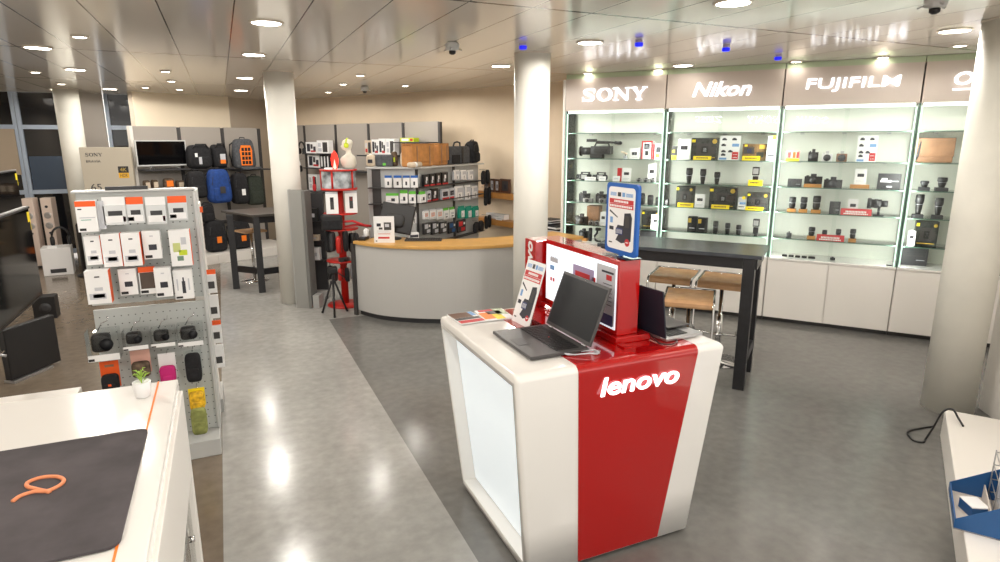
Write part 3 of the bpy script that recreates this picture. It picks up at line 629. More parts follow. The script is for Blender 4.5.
# grey free-standing panel and low cabinet by the left column
t = empty('partition_panel', (.80, 7.66, 0), R(-28), 'grey upright metal panel unit in front of the left column', 'partition')
MB().bb(-.115, .045, -.03, .03, 0, 1.44, mat('panel_grey', (150, 150, 146), .5)).build('panel', t, .003)
MB().bb(.05, .085, -.04, .16, 0, 1.43, mat('panel_dark', (112, 112, 110), .45)).build('side_panel', t, .003)
MB().bb(-.118, -.108, -.034, .034, 0, 1.445, GREY).build('edge_strip', t); MB().bb(.09, .17, -.02, .14, 0, .16, GREY).build('foot', t, .004)
SHOW=[
('camcorder_pro', -2.093, 0.2, 1.79, 0.565, 0.3, 'large black shoulder camcorder with long microphone on the top left display shelf'),
('mic', -1.723, 0.15, 1.79, 0.1, 0.117, 'small pale microphone unit standing beside the large shoulder camcorder'),
('box_white', -1.599, 0.15, 1.79, 0.124, 0.13, 'small white box left of the red framed carton'),
('box_red', -1.45, 0.15, 1.79, 0.133, 0.213, 'white camera carton with red edges on the top left shelf'),
('box_orange', -1.324, 0.15, 1.79, 0.102, 0.178, 'carton with a red stripe at the right end of the top left shelf'),
('box_yellow', -1.124, 0.15, 1.79, 0.058, 0.155, 'slim black and yellow carton next to the glass divider on the top shelf'),
('card_cam', -1.006, 0.1, 1.79, 0.143, 0.236, 'white display card with one camera picture beside the large dark photo carton'),
('photo_box', -0.784, 0.18, 1.79, 0.302, 0.247, 'large dark camera kit carton topmost under the second sign from the left'),
('label_y', -0.784, 0.05, 1.79, 0.2, 0.045, 'yellow price plate in front of the topmost large dark camera carton'),
('leaflet', -0.504, 0.12, 1.79, 0.224, 0.301, 'tall white leaflet with camera pictures and a red block'),
('photo_brown', -0.243, 0.18, 1.79, 0.25, 0.18, 'camera carton with brown landscape print on the top shelf'),
('label_y', -0.259, 0.05, 1.79, 0.186, 0.051, 'yellow price plate in front of the brown landscape print carton'),
('leaflet_b', -0.064, 0.12, 1.79, 0.09, 0.319, 'narrow blue-white leaflet with yellow dots beside the glass divider'),
('box_pink', 0.156, 0.14, 1.79, 0.133, 0.107, 'low yellow and pink film pack left of the three top shelf cameras'),
('cam_black', 0.356, 0.14, 1.79, 0.096, 0.129, 'black compact camera, leftmost of the three top shelf cameras in a row'),
('cam_white', 0.489, 0.14, 1.79, 0.099, 0.109, 'white compact camera between the black and the tan one'),
('cam_tan', 0.626, 0.14, 1.79, 0.101, 0.111, 'tan and silver compact camera, rightmost of the three top shelf cameras'),
('leaflet', 0.846, 0.12, 1.79, 0.182, 0.303, 'white leaflet with blue and red blocks leaning on the top shelf of the third bay'),
('bag_brown', 1.436, 0.2, 1.79, 0.345, 0.242, 'brown leather camera bag on the top shelf beside the round column'),
('camcorder', -2.246, 0.16, 1.515, 0.176, 0.165, 'black compact camcorder, left one of the pair on the second shelf'),
('camcorder', -2.032, 0.16, 1.515, 0.171, 0.169, 'black compact camcorder, right one of the pair on the second shelf'),
('label_w', -2.131, 0.04, 1.515, 0.146, 0.047, 'white price plate under the left compact camcorder'),
('label_w', -1.974, 0.04, 1.515, 0.091, 0.058, 'white price plate under the right compact camcorder'),
('box_redsmall', -1.779, 0.14, 1.515, 0.052, 0.161, 'small red carton beside the white camera carton on the second shelf'),
('label_w', -1.794, 0.04, 1.515, 0.089, 0.068, 'white price plate in front of the small red carton'),
('card_cam', -1.684, 0.12, 1.515, 0.113, 0.165, 'white carton with camera picture next to the small red carton'),
('cam_small', -1.517, 0.1, 1.515, 0.074, 0.049, 'tiny action camera, first of the row under the folded leaflet'),
('cam_small', -1.43, 0.1, 1.515, 0.073, 0.051, 'tiny action camera, second of the row under the folded leaflet'),
('cam_small', -1.346, 0.1, 1.515, 0.073, 0.053, 'tiny action camera, third of the row under the folded leaflet'),
('card_cam', -1.385, 0.17, 1.515, 0.098, 0.216, 'white leaflet standing behind the tiny action cameras'),
('lens_l', -0.931, 0.15, 1.515, 0.086, 0.178, 'tallest black zoom lens, leftmost of three on the shelf above the dark kit cartons'),
('lens_l', -0.774, 0.15, 1.515, 0.079, 0.17, 'tall black zoom lens, middle of three on the shelf above the dark kit cartons'),
('lens_l', -0.615, 0.15, 1.515, 0.077, 0.139, 'shorter black zoom lens, rightmost of three on the shelf above the dark kit cartons'),
('flash', -0.2, 0.14, 1.515, 0.073, 0.204, 'black flash unit behind a yellow price plate'),
('label_y', -0.191, 0.04, 1.515, 0.15, 0.066, 'yellow price plate in front of the flash unit on the second shelf'),
('box_dark', 0.202, 0.14, 1.515, 0.139, 0.082, 'low dark carton at the left end of the second shelf in the third bay'),
('cam_block', 0.382, 0.14, 1.515, 0.173, 0.141, 'black camera on a wooden block on the second shelf'),
('cam_black', 0.574, 0.15, 1.515, 0.174, 0.113, 'wide black camera between the wooden block and the white sign card'),
('card_block', 0.822, 0.14, 1.515, 0.176, 0.203, 'white sign card standing on a wooden block on the second shelf'),
('box_logo', 1.084, 0.16, 1.515, 0.201, 0.157, 'black carton with white line drawing at the right end of the second shelf'),
('lens_block', 1.387, 0.14, 1.515, 0.1, 0.096, 'short black lens on a dark block beside the round column'),
('lens_block', 1.531, 0.14, 1.515, 0.114, 0.135, 'taller black lens on a dark block nearest to the round column'),
('cam_black', -2.266, 0.22, 1.24, 0.137, 0.169, 'black camera at the left end of the third shelf'),
('cam_black', -2.037, 0.22, 1.24, 0.134, 0.19, 'larger black camera beside the blue framed poster on the third shelf'),
('cam_small', -2.171, 0.1, 1.24, 0.122, 0.066, 'silver lens compact camera in front of the leftmost third shelf camera'),
('cam_small', -1.978, 0.1, 1.24, 0.079, 0.074, 'dark compact camera in front of the larger black camera'),
('battery', -1.482, 0.13, 1.24, 0.081, 0.141, 'black battery grip, tallest of three beside the blue framed poster'),
('battery', -1.37, 0.13, 1.24, 0.067, 0.121, 'black battery grip, middle of three beside the blue framed poster'),
('battery', -1.274, 0.13, 1.24, 0.06, 0.101, 'black battery grip, rightmost of three beside the glass divider'),
('battery', -1.17, 0.13, 1.24, 0.048, 0.081, 'small dark charger standing by itself next to the glass divider'),
('photo_box', -0.975, 0.18, 1.24, 0.198, 0.263, 'dark camera kit carton at the left of the second bay third shelf'),
('label_y', -0.937, 0.04, 1.24, 0.184, 0.052, 'yellow price plate under the leftmost third shelf kit carton'),
('card_cam', -0.784, 0.1, 1.24, 0.113, 0.158, 'white card with small camera picture between two dark kit cartons'),
('photo_box', -0.542, 0.18, 1.24, 0.298, 0.243, 'widest dark camera kit carton in the middle of the third shelf'),
('label_y', -0.544, 0.04, 1.24, 0.197, 0.047, 'yellow price plate under the widest third shelf kit carton'),
('leaflet_b', -0.32, 0.12, 1.24, 0.081, 0.141, 'pale blue packet beside the widest dark kit carton'),
('photo_box', -0.162, 0.18, 1.24, 0.226, 0.189, 'dark camera kit carton with red camera print, rightmost of the third shelf'),
('label_y', -0.179, 0.04, 1.24, 0.188, 0.042, 'yellow price plate under the rightmost third shelf kit carton'),
('lens_wood', 0.201, 0.14, 1.24, 0.08, 0.161, 'black lens on a wooden block, first of three in the third bay'),
('lens_wood', 0.315, 0.14, 1.24, 0.078, 0.166, 'black lens on a wooden block, second of three in the third bay'),
('lens_wood', 0.44, 0.14, 1.24, 0.087, 0.182, 'tallest black lens on a wooden block, third of three in the third bay'),
('box_dark', 0.618, 0.14, 1.24, 0.103, 0.125, 'small dark blue carton behind the left end of the red banner'),
('card_cam', 0.786, 0.16, 1.24, 0.096, 0.163, 'white sign card behind the red banner on the third shelf'),
('label_red', 0.819, 0.03, 1.24, 0.284, 0.071, 'red banner with white lettering on the third shelf of the third bay'),
('zoom_lens', 1.006, 0.15, 1.24, 0.183, 0.184, 'big black telephoto lens lying on its stand at the right of the red banner'),
('lens_block', 1.368, 0.14, 1.24, 0.101, 0.25, 'largest black telephoto lens, left one beside the round column'),
('lens_block', 1.533, 0.14, 1.24, 0.099, 0.207, 'wide black telephoto lens, right one beside the round column'),
('cam_black', -2.265, 0.14, 0.95, 0.158, 0.156, 'black camera with large lens at the left end of the fourth shelf'),
('bag_small', -2.125, 0.2, 0.95, 0.169, 0.234, 'small brown camera bag at the back of the fourth shelf'),
('cam_small', -2.114, 0.08, 0.95, 0.067, 0.105, 'small silver camera in front of the small brown bag, left one'),
('cam_small', -2.034, 0.08, 0.95, 0.067, 0.11, 'small silver camera in front of the small brown bag, right one'),
('card_cam', -1.958, 0.1, 0.95, 0.079, 0.176, 'white sign card beside the blue framed poster on the fourth shelf'),
('photo_box', -1.374, 0.2, 0.95, 0.223, 0.209, 'dark camera kit carton behind a white card on the fourth shelf'),
('card_cam', -1.284, 0.1, 0.95, 0.121, 0.175, 'white card with camera picture before the fourth shelf kit carton'),
('box_gold', -0.859, 0.14, 0.95, 0.104, 0.171, 'black lens carton with gold patch, left one of the pair'),
('box_gold', -0.744, 0.14, 0.95, 0.103, 0.165, 'black lens carton with gold patch, right one of the pair'),
('lens', -0.588, 0.14, 0.95, 0.067, 0.139, 'black lens, tallest of three beside the pair of gold patched cartons'),
('lens', -0.454, 0.14, 0.95, 0.066, 0.124, 'black lens, middle of three on the fourth shelf of the second bay'),
('lens', -0.332, 0.14, 0.95, 0.065, 0.108, 'black lens, rightmost and shortest of three on the fourth shelf of the second bay'),
('flash', -0.148, 0.14, 0.95, 0.068, 0.188, 'black flash unit alone on the fourth shelf of the second bay'),
('cam_small', 0.2, 0.14, 0.95, 0.053, 0.074, 'tiny black camera at the left end of the lowest glass shelf of the third bay'),
('lens_wood', 0.423, 0.16, 0.95, 0.074, 0.131, 'black lens on a wooden block left of the lower red banner'),
('lens', 0.55, 0.16, 0.95, 0.057, 0.106, 'low black lens behind the lower red banner, left one'),
('lens', 0.681, 0.16, 0.95, 0.06, 0.126, 'black lens behind the lower red banner, right one'),
('label_red', 0.61, 0.03, 0.95, 0.263, 0.084, 'lower red banner with white lettering on the lowest glass shelf'),
('lens_wood', 0.818, 0.14, 0.95, 0.065, 0.137, 'black lens on a wooden block right of the lower red banner'),
('photo_box', 1.472, 0.18, 0.95, 0.193, 0.258, 'dark poster carton with portrait pictures beside the round column'),
('card_cam', 1.343, 0.1, 0.95, 0.064, 0.157, 'tilted white card before the dark poster carton'),
('cam_block', -2.23, 0.14, 0.72, 0.117, 0.153, 'small camera on a block at the cabinet top, far left'),
('battery', -2.13, 0.14, 0.72, 0.041, 0.173, 'slim upright black battery on the cabinet top at far left'),
('handle_grip', -2.03, 0.14, 0.72, 0.107, 0.18, 'curved black gimbal grip on the cabinet top'),
('box_dark', -1.351, 0.14, 0.72, 0.26, 0.187, 'low row of dark cartons on the cabinet top behind the high table'),
('watch', 0.178, 0.14, 0.72, 0.051, 0.008, 'small black memory case, first of the row on the cabinet top'),
('watch', 0.246, 0.14, 0.72, 0.051, 0.008, 'small black memory case, second of the row on the cabinet top'),
('watch', 0.312, 0.14, 0.72, 0.05, 0.008, 'small black memory case, third of the row on the cabinet top'),
('watch', 0.377, 0.14, 0.72, 0.05, 0.008, 'small black memory case, fourth of the row on the cabinet top'),
('watch', 0.452, 0.14, 0.72, 0.069, 0.009, 'small black memory case, last and widest of the row on the cabinet top'),
('cam_small', 0.657, 0.14, 0.72, 0.048, 0.016, 'tiny brown camera alone in the middle of the cabinet top'),
('box_dark', 1.395, 0.2, 0.72, 0.242, 0.189, 'large dark carton lying on the cabinet top beside the round column'),
]
# ================================================================= LIT DISPLAY WALL
SF = Frame((5.485, 4.983), SA)
BACK = mat('case_back', (226, 230, 220), .5)
SHZ = [.95, 1.24, 1.515, 1.79, 2.10]
SIGNM = mat('fascia', (200, 188, 178), .45)
def display_cabinet(s0, s1, label, name, draw):
    W = s1 - s0; t = empty('display_cabinet', SF.at(s0, 0), SA, label, 'display cabinet')
    D = .42
    b = MB().bb(0, W, .0, D, .05, .715, WHITE).build('base_cabinet', t)
    MB().bb(.0, W, .05, D, 0, .05, DARKM).build('plinth', b)
    n = 2
    for k in range(n):
        MB().bb(k * W / n + .006, (k + 1) * W / n - .006, -.018, -.0005, .055, .705, WHITE).build('door', t, .002)
    MB().bb(0, W, -.02, D, .716, .735, WHITEG).build('deck', t, .002)
    MB().bb(0, W, D + .001, D + .03, .0, CEIL - .05, BACK).build('back_wall', t)
    f = MB().bb(0.004, W - .004, -.02, D, 2.365, 2.74, SIGNM).build('fascia', t)
    MB().bb(0.03, W - .03, .02, .045, 2.335, 2.364, LEDM).build('light_strip', t)
    MB().bb(0.0, W, .0, .008, 2.742, CEIL - .003, GBAND).build('glass_top_strip', t)
    for i, z in enumerate(SHZ):
        sh = MB().bb(.016, W - .016, .055, D - .003, z - .008, z, GLASS).build('glass_shelf', t)
        MB().bb(.016, W - .016, .050, .0549, z - .008, z, GEDGE).build('shelf_edge', sh)
        for x in (.2, W * .5, W - .2): MB().bb(x - .02, x + .02, D - .05, D - .004, z - .026, z - .0085, LGREY).build('bracket', sh)
    for x in (0.0, W - .008):
        g = MB().bb(x, x + .008, .012, D - .003, .737, 2.364, GLASS).build('glass_side', t)
        MB().bb(x, x + .008, .004, .0119, .737, 2.364, GEDGE).build('glass_edge', g)
    for k, (a, c, y) in enumerate(((.01, W / 2 + .02, -.008), (W / 2 - .02, W - .01, .0015))):
        MB().bb(a, c, y, y + .004, .737, 2.364, GLASS).build('glass_door', t)
    MB().bb(W - .09, W - .03, -.012, -.0085, .745, .76, BLK).build('lock', t)
    draw(f, W)
    ld = bpy.data.lights.new('case_light', 'AREA'); ld.shape = 'RECTANGLE'; ld.size = W - .1; ld.size_y = .06; ld.energy = CASE_LED * W * .2; ld.color = (1, 1.0, .95)
    l = bpy.data.objects.new('case_light', ld); COL.objects.link(l); l.parent = t; l.location = (W / 2, .06, 2.33); l.rotation_euler = (R(12), 0, 0)
    for x, sg in ((.02, 1), (W - .02, -1)):  # added fill lights with slim strips, evening out the case brightness
        MB().bb(x - .006, x + .006, .012, .022, .74, 2.33, LEDFILL).build('added_side_fill', t)
        ld = bpy.data.lights.new('added_side_fill', 'AREA'); ld.shape = 'RECTANGLE'; ld.size = 1.55; ld.size_y = .02; ld.energy = CASE_LED * 1.7; ld.color = (1, 1.0, .93)
        l = bpy.data.objects.new('added_side_fill', ld); COL.objects.link(l); l.parent = t; l.location = (x + sg * .01, .026, 1.53)
        l.rotation_euler = Vector((-sg * .8, -.6, 0)).to_track_quat('Z', 'X').to_euler(); l.rotation_mode = 'QUATERNION'; zz = Vector((-sg * .8, -.6, 0)).normalized(); xx = Vector((0, 0, 1)); yy = zz.cross(xx); l.rotation_quaternion = Matrix((xx, yy, zz)).transposed().to_quaternion()
    return t
YF = -.028
display_cabinet(-2.455, -1.218, 'first display cabinet from the left, white with glass shelves under the slab lettered lit name', 'a', lambda f, W: slab_sony(.80, .145, LETTER, f, (.625, YF, 2.545)))
display_cabinet(-1.212, .012, 'second display cabinet from the left under the slanted bold lit name', 'b', lambda f, W: lettering('Nikon', .62, .155, LETTER, f, (.60, YF, 2.56), depth=.012, bold=.02, shear=.28))
display_cabinet(.018, 1.236, 'third display cabinet from the left under the longest lit name', 'c', lambda f, W: lettering('FUJIFILM', .83, .135, LETTER, f, (.62, YF, 2.56), depth=.012, bold=.008, shear=.06))
def oly(f, W):
    lettering('OLYMPUS', .85, .12, LETTER, f, (.66, YF, 2.575), depth=.012, bold=.018, shear=.12); MB().bb(.235, 1.05, YF - .004, YF + .007, 2.47, 2.484, LETTER).build('underline', f)
display_cabinet(1.242, 2.46, 'fourth display cabinet, partly behind the right round column', 'd', oly)
struct(MB().box((-.0, 0, 0), (.03, .44, 2.74), WHITE).build('trim_3', loc=SF.at(-2.474, .21), rot=(0, 0, SA)))

# ---- goods on the shelves: each builder makes one thing at the origin facing -y, w x h
def cached(fn):
    return fn
def g_camera(w, h, body=BLK, lens=BLKG, top=DARK):
    m = MB(); d = min(.06, w * .5); m.bb(-w / 2, w / 2, 0, d, 0, h * .74, body); m.bb(-w * .16, w * .16, .005, d - .005, h * .74, h, top)
    m.bb(-w * .42, -w * .26, .01, d * .6, h * .74, h * .84, top)
    o = m.build('camera', bevel=.003)
    MB().cyl((0, 0, h * .36), (0, -w * .30, h * .36), h * .32, lens).cyl((0, -w * .301, h * .36), (0, -w * .31, h * .36), h * .33, DARK).build('lens', o)
    return o
def g_camcorder(w, h):
    h = min(h, .11); m = MB(); m.pill((0, .03, 0), (w, .07, h * .7), BLK, .5); m.bb(-w * .3, w * .35, .015, .05, h * .8, h * .92, DARK); m.bb(-w * .3, -w * .22, .015, .05, h * .5, h * .85, DARK); m.bb(w * .27, w * .35, .015, .05, h * .5, h * .85, DARK)
    o = m.build('camcorder'); MB().cyl((-w * .45, .03, h * .38), (-w * .62, .03, h * .38), h * .26, BLKG).build('lens', o); MB().bb(-w * .2, w * .2, -.012, -.006, h * .15, h * .6, SILVER).build('screen_flap', o)
    return o
def g_procam(w, h):
    t = empty('video_camera', (0, 0, 0))
    m = MB(); m.bb(-w * .18, w * .28, .02, .14, .05, h * .62, DARK); m.bb(-w * .10, w * .2, .0, .02, .07, h * .5, BLK); m.bb(-.2 * w, .1 * w, .03, .12, 0, .05, BLK); m.build('body', t, .006)
    MB().cyl((-w * .18, .08, h * .36), (-w * .42, .08, h * .36), h * .2, BLK).cyl((-w * .42, .08, h * .36), (-w * .46, .08, h * .36), h * .26, BLKG).build('lens', t)
    MB().tube([(-w * .12, .08, h * .6), (-w * .08, .08, h * .8), (w * .2, .08, h * .78), (w * .22, .08, h * .6)], .012, BLK).build('handle', t)
    MB().cyl((-w * .05, .06, h * .86), (w * .52, .06, h * .78), .013, BLK).cyl((w * .36, .06, h * .80), (w * .5, .06, h * .785), .022, DARK).build('microphone', t)
    MB().bb(-w * .3, -w * .08, .05, .1, h * .84, h * .99, BLK).build('viewfinder', t)
    return t
def g_box(w, h, m0=PAPER, kind='pic', d=.09):
    m = MB(); m.bb(-w / 2, w / 2, 0, d, 0, h, m0); y = -.0008
    def q(a, b, c, e, k): m.bb(a * w, b * w, y, 0, c * h, e * h, k)
    if kind == 'pic': q(-.28, .22, .35, .62, INK); q(-.1, .1, .4, .58, PAPERG); q(-.3, .3, .12, .16, PAPERG)
    if kind == 'red': q(-.5, -.38, 0, 1, INKR); q(.38, .5, 0, 1, INKR); q(-.5, .5, .92, 1, INKR); q(-.25, .25, .55, .85, INK); q(-.15, .15, .2, .45, DARK); q(-.15, .15, .6, .8, PAPERG)
    if kind == 'orange': q(-.5, -.3, 0, 1, INKR); q(-.15, .4, .45, .8, DARK); q(-.2, .3, .1, .35, BROWN)
    if kind == 'yellow': q(-.5, .5, 0, .3, YEL); q(-.4, .1, .5, .7, YEL)
    if kind == 'photo': q(-.49, -.35, .8, .93, YEL); m.prism([(.36 * w + .09 * w * math.cos(a), .84 * h + .09 * w * math.sin(a)) for a in [k * PI / 6 for k in range(12)]], 0, .001, GOLD, T=TX); q(-.3, .25, .18, .75, DARKM); q(-.12, .14, .3, .62, BLK); q(-.05, .07, .36, .54, PAPERG); q(.22, .4, .25, .6, DARKM); q(-.4, .4, .08, .12, GOLD)
    if kind == 'brown': q(-.42, -.3, .84, .96, YEL); q(-.45, .0, .4, .8, DARKM); q(-.3, -.1, .45, .7, INKB); q(.2, .45, .7, .95, GOLD); q(.1, .4, .2, .5, PHOTO)
    if kind == 'pink': q(-.5, .5, 0, .25, YEL); q(-.4, -.15, .3, .9, INKR); q(.0, .2, .3, .9, ORANGE); q(.28, .45, .3, .9, INKR)
    if kind == 'logo': q(-.4, .1, .45, .6, PAPERG); q(-.35, -.1, .6, .72, PAPER); q(.1, .4, .5, .55, PAPERG); q(-.1, .15, .12, .22, PAPERG)
    if kind == 'gold': q(-.45, -.1, .6, .9, GOLD); q(-.3, .3, .2, .25, PAPERG)
    if kind == 'dark': q(-.35, .35, .55, .6, DARKM); q(.1, .4, .3, .34, PAPERG)
    return m.build('product_box', bevel=.0015)
def g_card(w, h, kind='cam'):
    m = MB(); m.bb(-w / 2, w / 2, -.001, .001, 0, h, PAPER); y = -.0018
    def q(a, b, c, e, k): m.bb(a * w, b * w, y, -.001, c * h, e * h, k)
    if kind == 'cam': q(-.28, .28, .48, .68, INK); q(-.12, .12, .5, .66, DARKM); q(-.35, .35, .2, .23, PAPERG); q(-.35, .25, .13, .15, PAPERG)
    if kind == 'blue': q(-.5, .5, .55, .95, PAPERG); q(-.3, .5, .4, .6, PBLUE); q(-.4, .4, .18, .24, INK); m.prism([(.2 * w + .25 * w * math.cos(a), .93 * h + .25 * w * math.sin(a)) for a in [k * PI / 6 for k in range(12)]], .001, .002, YEL, T=TX)
    if kind == 'leaf':
        for (a, b) in ((-.38, .82), (.1, .82), (-.4, .58), (-.38, .32), (-.38, .18), (-.05, .32)): q(a, a + .22, b, b + .07, INK); q(a + .04, a + .16, b + .07, b + .10, INK)
        q(.12, .45, .56, .68, PBLUE); q(.15, .45, .04, .34, INKR); q(-.45, -.1, .02, .1, PBLUE); q(.2, .4, .1, .13, PAPER); q(.2, .4, .22, .25, PAPER)
    o = m.build('display_card', rot=(-.12, 0, 0))
    MB().bb(-w * .3, w * .3, .0015, .012, 0, h * .12, PAPERG).build('backrest', o)
    return o
def g_label(w, h, m0, ink):
    m = MB(); hh = max(min(h, .07), .035)
    m.bb(-w / 2, w / 2, -.002, .002, 0, hh, m0)
    n = max(3, int(w / .02))
    for k in range(n):
        x = -w * .34 + k * w * .68 / n; m.bb(x, x + w * .45 / n, -.003, -.002, hh * .38, hh * .66, ink)
    if w > .25:
        for k in range(n): x = -w * .4 + k * w * .8 / n; m.bb(x, x + w * .6 / n, -.003, -.002, hh * .12, hh * .3, ink)
    return m.build('price_label', rot=(-.3, 0, 0))
def g_lens(w, h, flare=False, base=None):
    r = w / 2 * .86; z0 = 0; t = None
    if base: z0 = .035; h = h - .035
    if flare: prof = [(r * .62, 0), (r * .66, h * .12), (r * .8, h * .3), (r * .84, h * .55), (r, h * .62), (r, h * .98), (r * .85, h)]
    else: prof = [(r * .8, 0), (r * .82, h * .1), (r * .95, h * .2), (r * .95, h * .45), (r * .88, h * .47), (r * .88, h * .53), (r, h * .56), (r, h * .97), (r * .85, h)]
    m = MB(); m.lathe([(a, b + z0) for a, b in prof], BLK, 20)
    o = m.build('camera_lens')
    MB().lathe([(r * 1.01, z0 + h * .62), (r * 1.03, z0 + h * .63), (r * 1.03, z0 + h * .85), (r * 1.01, z0 + h * .86)], DARK, 20).build('grip_ring', o)
    MB().lathe([(r * .99, z0 + h * .5), (r * .99, z0 + h * .52)], PAPERG, 20).build('scale_ring', o)
    if base: MB().bb(-w * .55, w * .55, -w * .5, w * .5, 0, .0345, base).build('display_block', o, .002)
    return o
def g_flash(w, h):
    m = MB(); m.bb(-w * .4, w * .4, -.02, .02, .02, h * .5, BLK); m.bb(-w * .25, w * .25, -.02, .02, 0, .02, DARK); o = m.build('flash_unit', bevel=.003)
    hd = MB().bb(-w * .48, w * .48, -.04, .03, h * .55, h, BLK).build('flash_head', o, .004); MB().bb(-w * .38, w * .38, -.0415, -.0402, h * .62, h * .93, SILVER).build('diffuser', hd)
    return o
def g_battery(w, h):
    o = MB().pill((0, 0, 0), (w, .05, h), BLK, .35).build('battery_grip'); MB().bb(-w * .3, w * .3, -.028, -.0252, h * .55, h * .8, DARKM).build('dial', o); return o
def g_zoom(w, h):
    t = empty('telephoto_lens', (0, 0, 0)); z = h * .68
    MB().cyl((-w * .5, 0, z), (-w * .32, 0, z), h * .30, BLK).cyl((-w * .32, 0, z), (w * .18, 0, z), h * .24, BLK).cyl((w * .18, 0, z), (w * .5, 0, z), h * .18, BLK).build('barrel', t)
    MB().cyl((-w * .51, 0, z), (-w * .501, 0, z), h * .26, BLKG).build('front_glass', t); MB().cyl((-.15 * w, 0, z), (.0, 0, z), h * .26, DARK).build('zoom_ring', t)
    MB().cyl((.1 * w, 0, 0), (.1 * w, 0, h * .5), .012, BLK).lathe([(.05, 0), (.05, .008)], BLK, 18, T=Matrix.Translation((.1 * w, 0, 0))).build('stand', t)
    return t
def g_grip(w, h):
    m = MB(); m.tube([(w * .4, 0, .005), (w * .1, 0, .0), (-w * .3, 0, h * .12), (-w * .4, 0, h * .4), (-w * .1, 0, h * .6), (0, 0, h)], .014, BLK); o = m.build('gimbal_grip'); MB().bb(-w * .25, w * .3, -.02, .02, h * .8, h, DARK).build('head', o); return o
def g_bag(w, h, m0, strap=True):
    t = empty('camera_bag', (0, 0, 0)); d = .14
    MB().bb(-w * .46, w * .46, 0, d, 0, h * .96, m0).build('body', t, .012, seg=3)
    fl = MB().bb(-w * .49, w * .47, -.008, -.0005, h * .25, h, m0).bb(-w * .49, w * .47, -.008, d * .9, h * .965, h, m0).build('flap', t, .003)
    if strap: MB().tube([(-w * .49, .03, h * .2), (-w * .52, .02, h * .6), (-w * .45, .02, h * 1.02), (-w * .36, .0, h * .85), (-w * .40, -.02, h * .3), (-w * .44, -.02, .03)], .009, FABG).build('strap', t)
    return t
def make_item(k, w, h):
    if k == 'camcorder_pro': return g_procam(w, .24), 'video camera'
    if k == 'camcorder': return g_camcorder(w, h), 'camcorder'
    if k == 'mic': return MB_mic(w, h), 'microphone'
    if k == 'box_white': return g_box(w, h), 'box'
    if k == 'box_red': return g_box(w, h, PAPER, 'red'), 'box'
    if k == 'box_redsmall': return g_box(w, h, INKR, 'none', .04), 'box'
    if k == 'box_orange': return g_box(w, h, PAPER, 'orange'), 'box'
    if k == 'box_yellow': return g_box(w, h, BLK, 'yellow', .05), 'box'
    if k == 'box_pink': return g_box(w, h, PINK, 'pink', .05), 'box'
    if k == 'box_dark': return g_box(w, h, DARK, 'dark', .08), 'box'
    if k == 'box_logo': return g_box(w, h, DARK, 'logo', .08), 'box'
    if k == 'box_gold': return g_box(w, h, BLK, 'gold', .08), 'box'
    if k == 'photo_box': return g_box(w, h, PHOTO, 'photo', .12), 'box'
    if k == 'photo_brown': return g_box(w, h, PHOTOB, 'brown', .12), 'box'
    if k == 'card_cam': return g_card(w, h), 'display card'
    if k == 'leaflet': return g_card(w, h, 'leaf'), 'leaflet'
    if k == 'leaflet_b': return g_card(w, h, 'blue'), 'leaflet'
    if k == 'label_y': return g_label(w, h, YEL, INK), 'price label'
    if k == 'label_w': return g_label(w, h, PAPER, PAPERG), 'price label'
    if k == 'label_red': return g_label(w, h, INKR, PAPER), 'price label'
    if k == 'cam_black': return g_camera(w, min(h, .13)), 'camera'
    if k == 'cam_white': return g_camera(w, h, PAPER, BLKG, SILVER), 'camera'
    if k == 'cam_tan': return g_camera(w, h, BROWND, BLKG, SILVER), 'camera'
    if k == 'cam_small': return g_camera(w, max(min(h, .07), .035), SILVER if w > .06 else DARK), 'camera'
    if k == 'cam_block':
        o = g_camera(w, h - .035); MB().bb(-w * .5, w * .5, -.03, .07, -.035, -.0005, WOODS).build('display_block', o); o['lift'] = .035; return o, 'camera'
    if k == 'card_block':
        o = g_card(w * .62, h - .04); b = MB().bb(-w * .5, w * .5, -.03, .05, -.04, -.003, WOODS).build('display_block', o); b.rotation_euler = (.12, 0, 0); o['lift'] = .043; return o, 'display card'
    if k == 'lens': return g_lens(w, h), 'lens'
    if k == 'lens_l': return g_lens(w, h, True), 'lens'
    if k == 'lens_wood': return g_lens(w, h, False, WOODS), 'lens'
    if k == 'lens_block': return g_lens(w * .85, h, True, DARK), 'lens'
    if k == 'flash': return g_flash(w, h), 'flash'
    if k == 'battery': return g_battery(w, h), 'battery grip'
    if k == 'zoom_lens': return g_zoom(w, min(h, .2)), 'lens'
    if k == 'handle_grip': return g_grip(w, h), 'gimbal grip'
    if k == 'bag_brown': return g_bag(w, h, BROWND), 'bag'
    if k == 'bag_small': return g_bag(w, h, BROWND, False), 'bag'
    if k == 'watch': 
        o = MB().bb(-w / 2, w / 2, -.02, .02, 0, .022, BLK).build('memory_case', bevel=.003); MB().bb(-w * .3, w * .3, -.012, .012, .0222, .024, DARKM).build('label_plate', o); return o, 'memory case'
    raise KeyError(k)
def MB_mic(w, h):
    o = MB().bb(-w * .1, w * .3, -.02, .02, 0, h * .3, PAPERG).build('microphone', bevel=.003); MB().cyl((-w * .45, 0, h * .72), (w * .3, 0, h * .5), .011, BEIGE).build('tube', o); MB().cyl((w * .1, 0, h * .28), (w * .1, 0, h * .55), .006, DARK).build('stem', o); return o
GAP = {.72: .2, .95: .27, 1.24: .255, 1.515: .255, 1.79: .29}
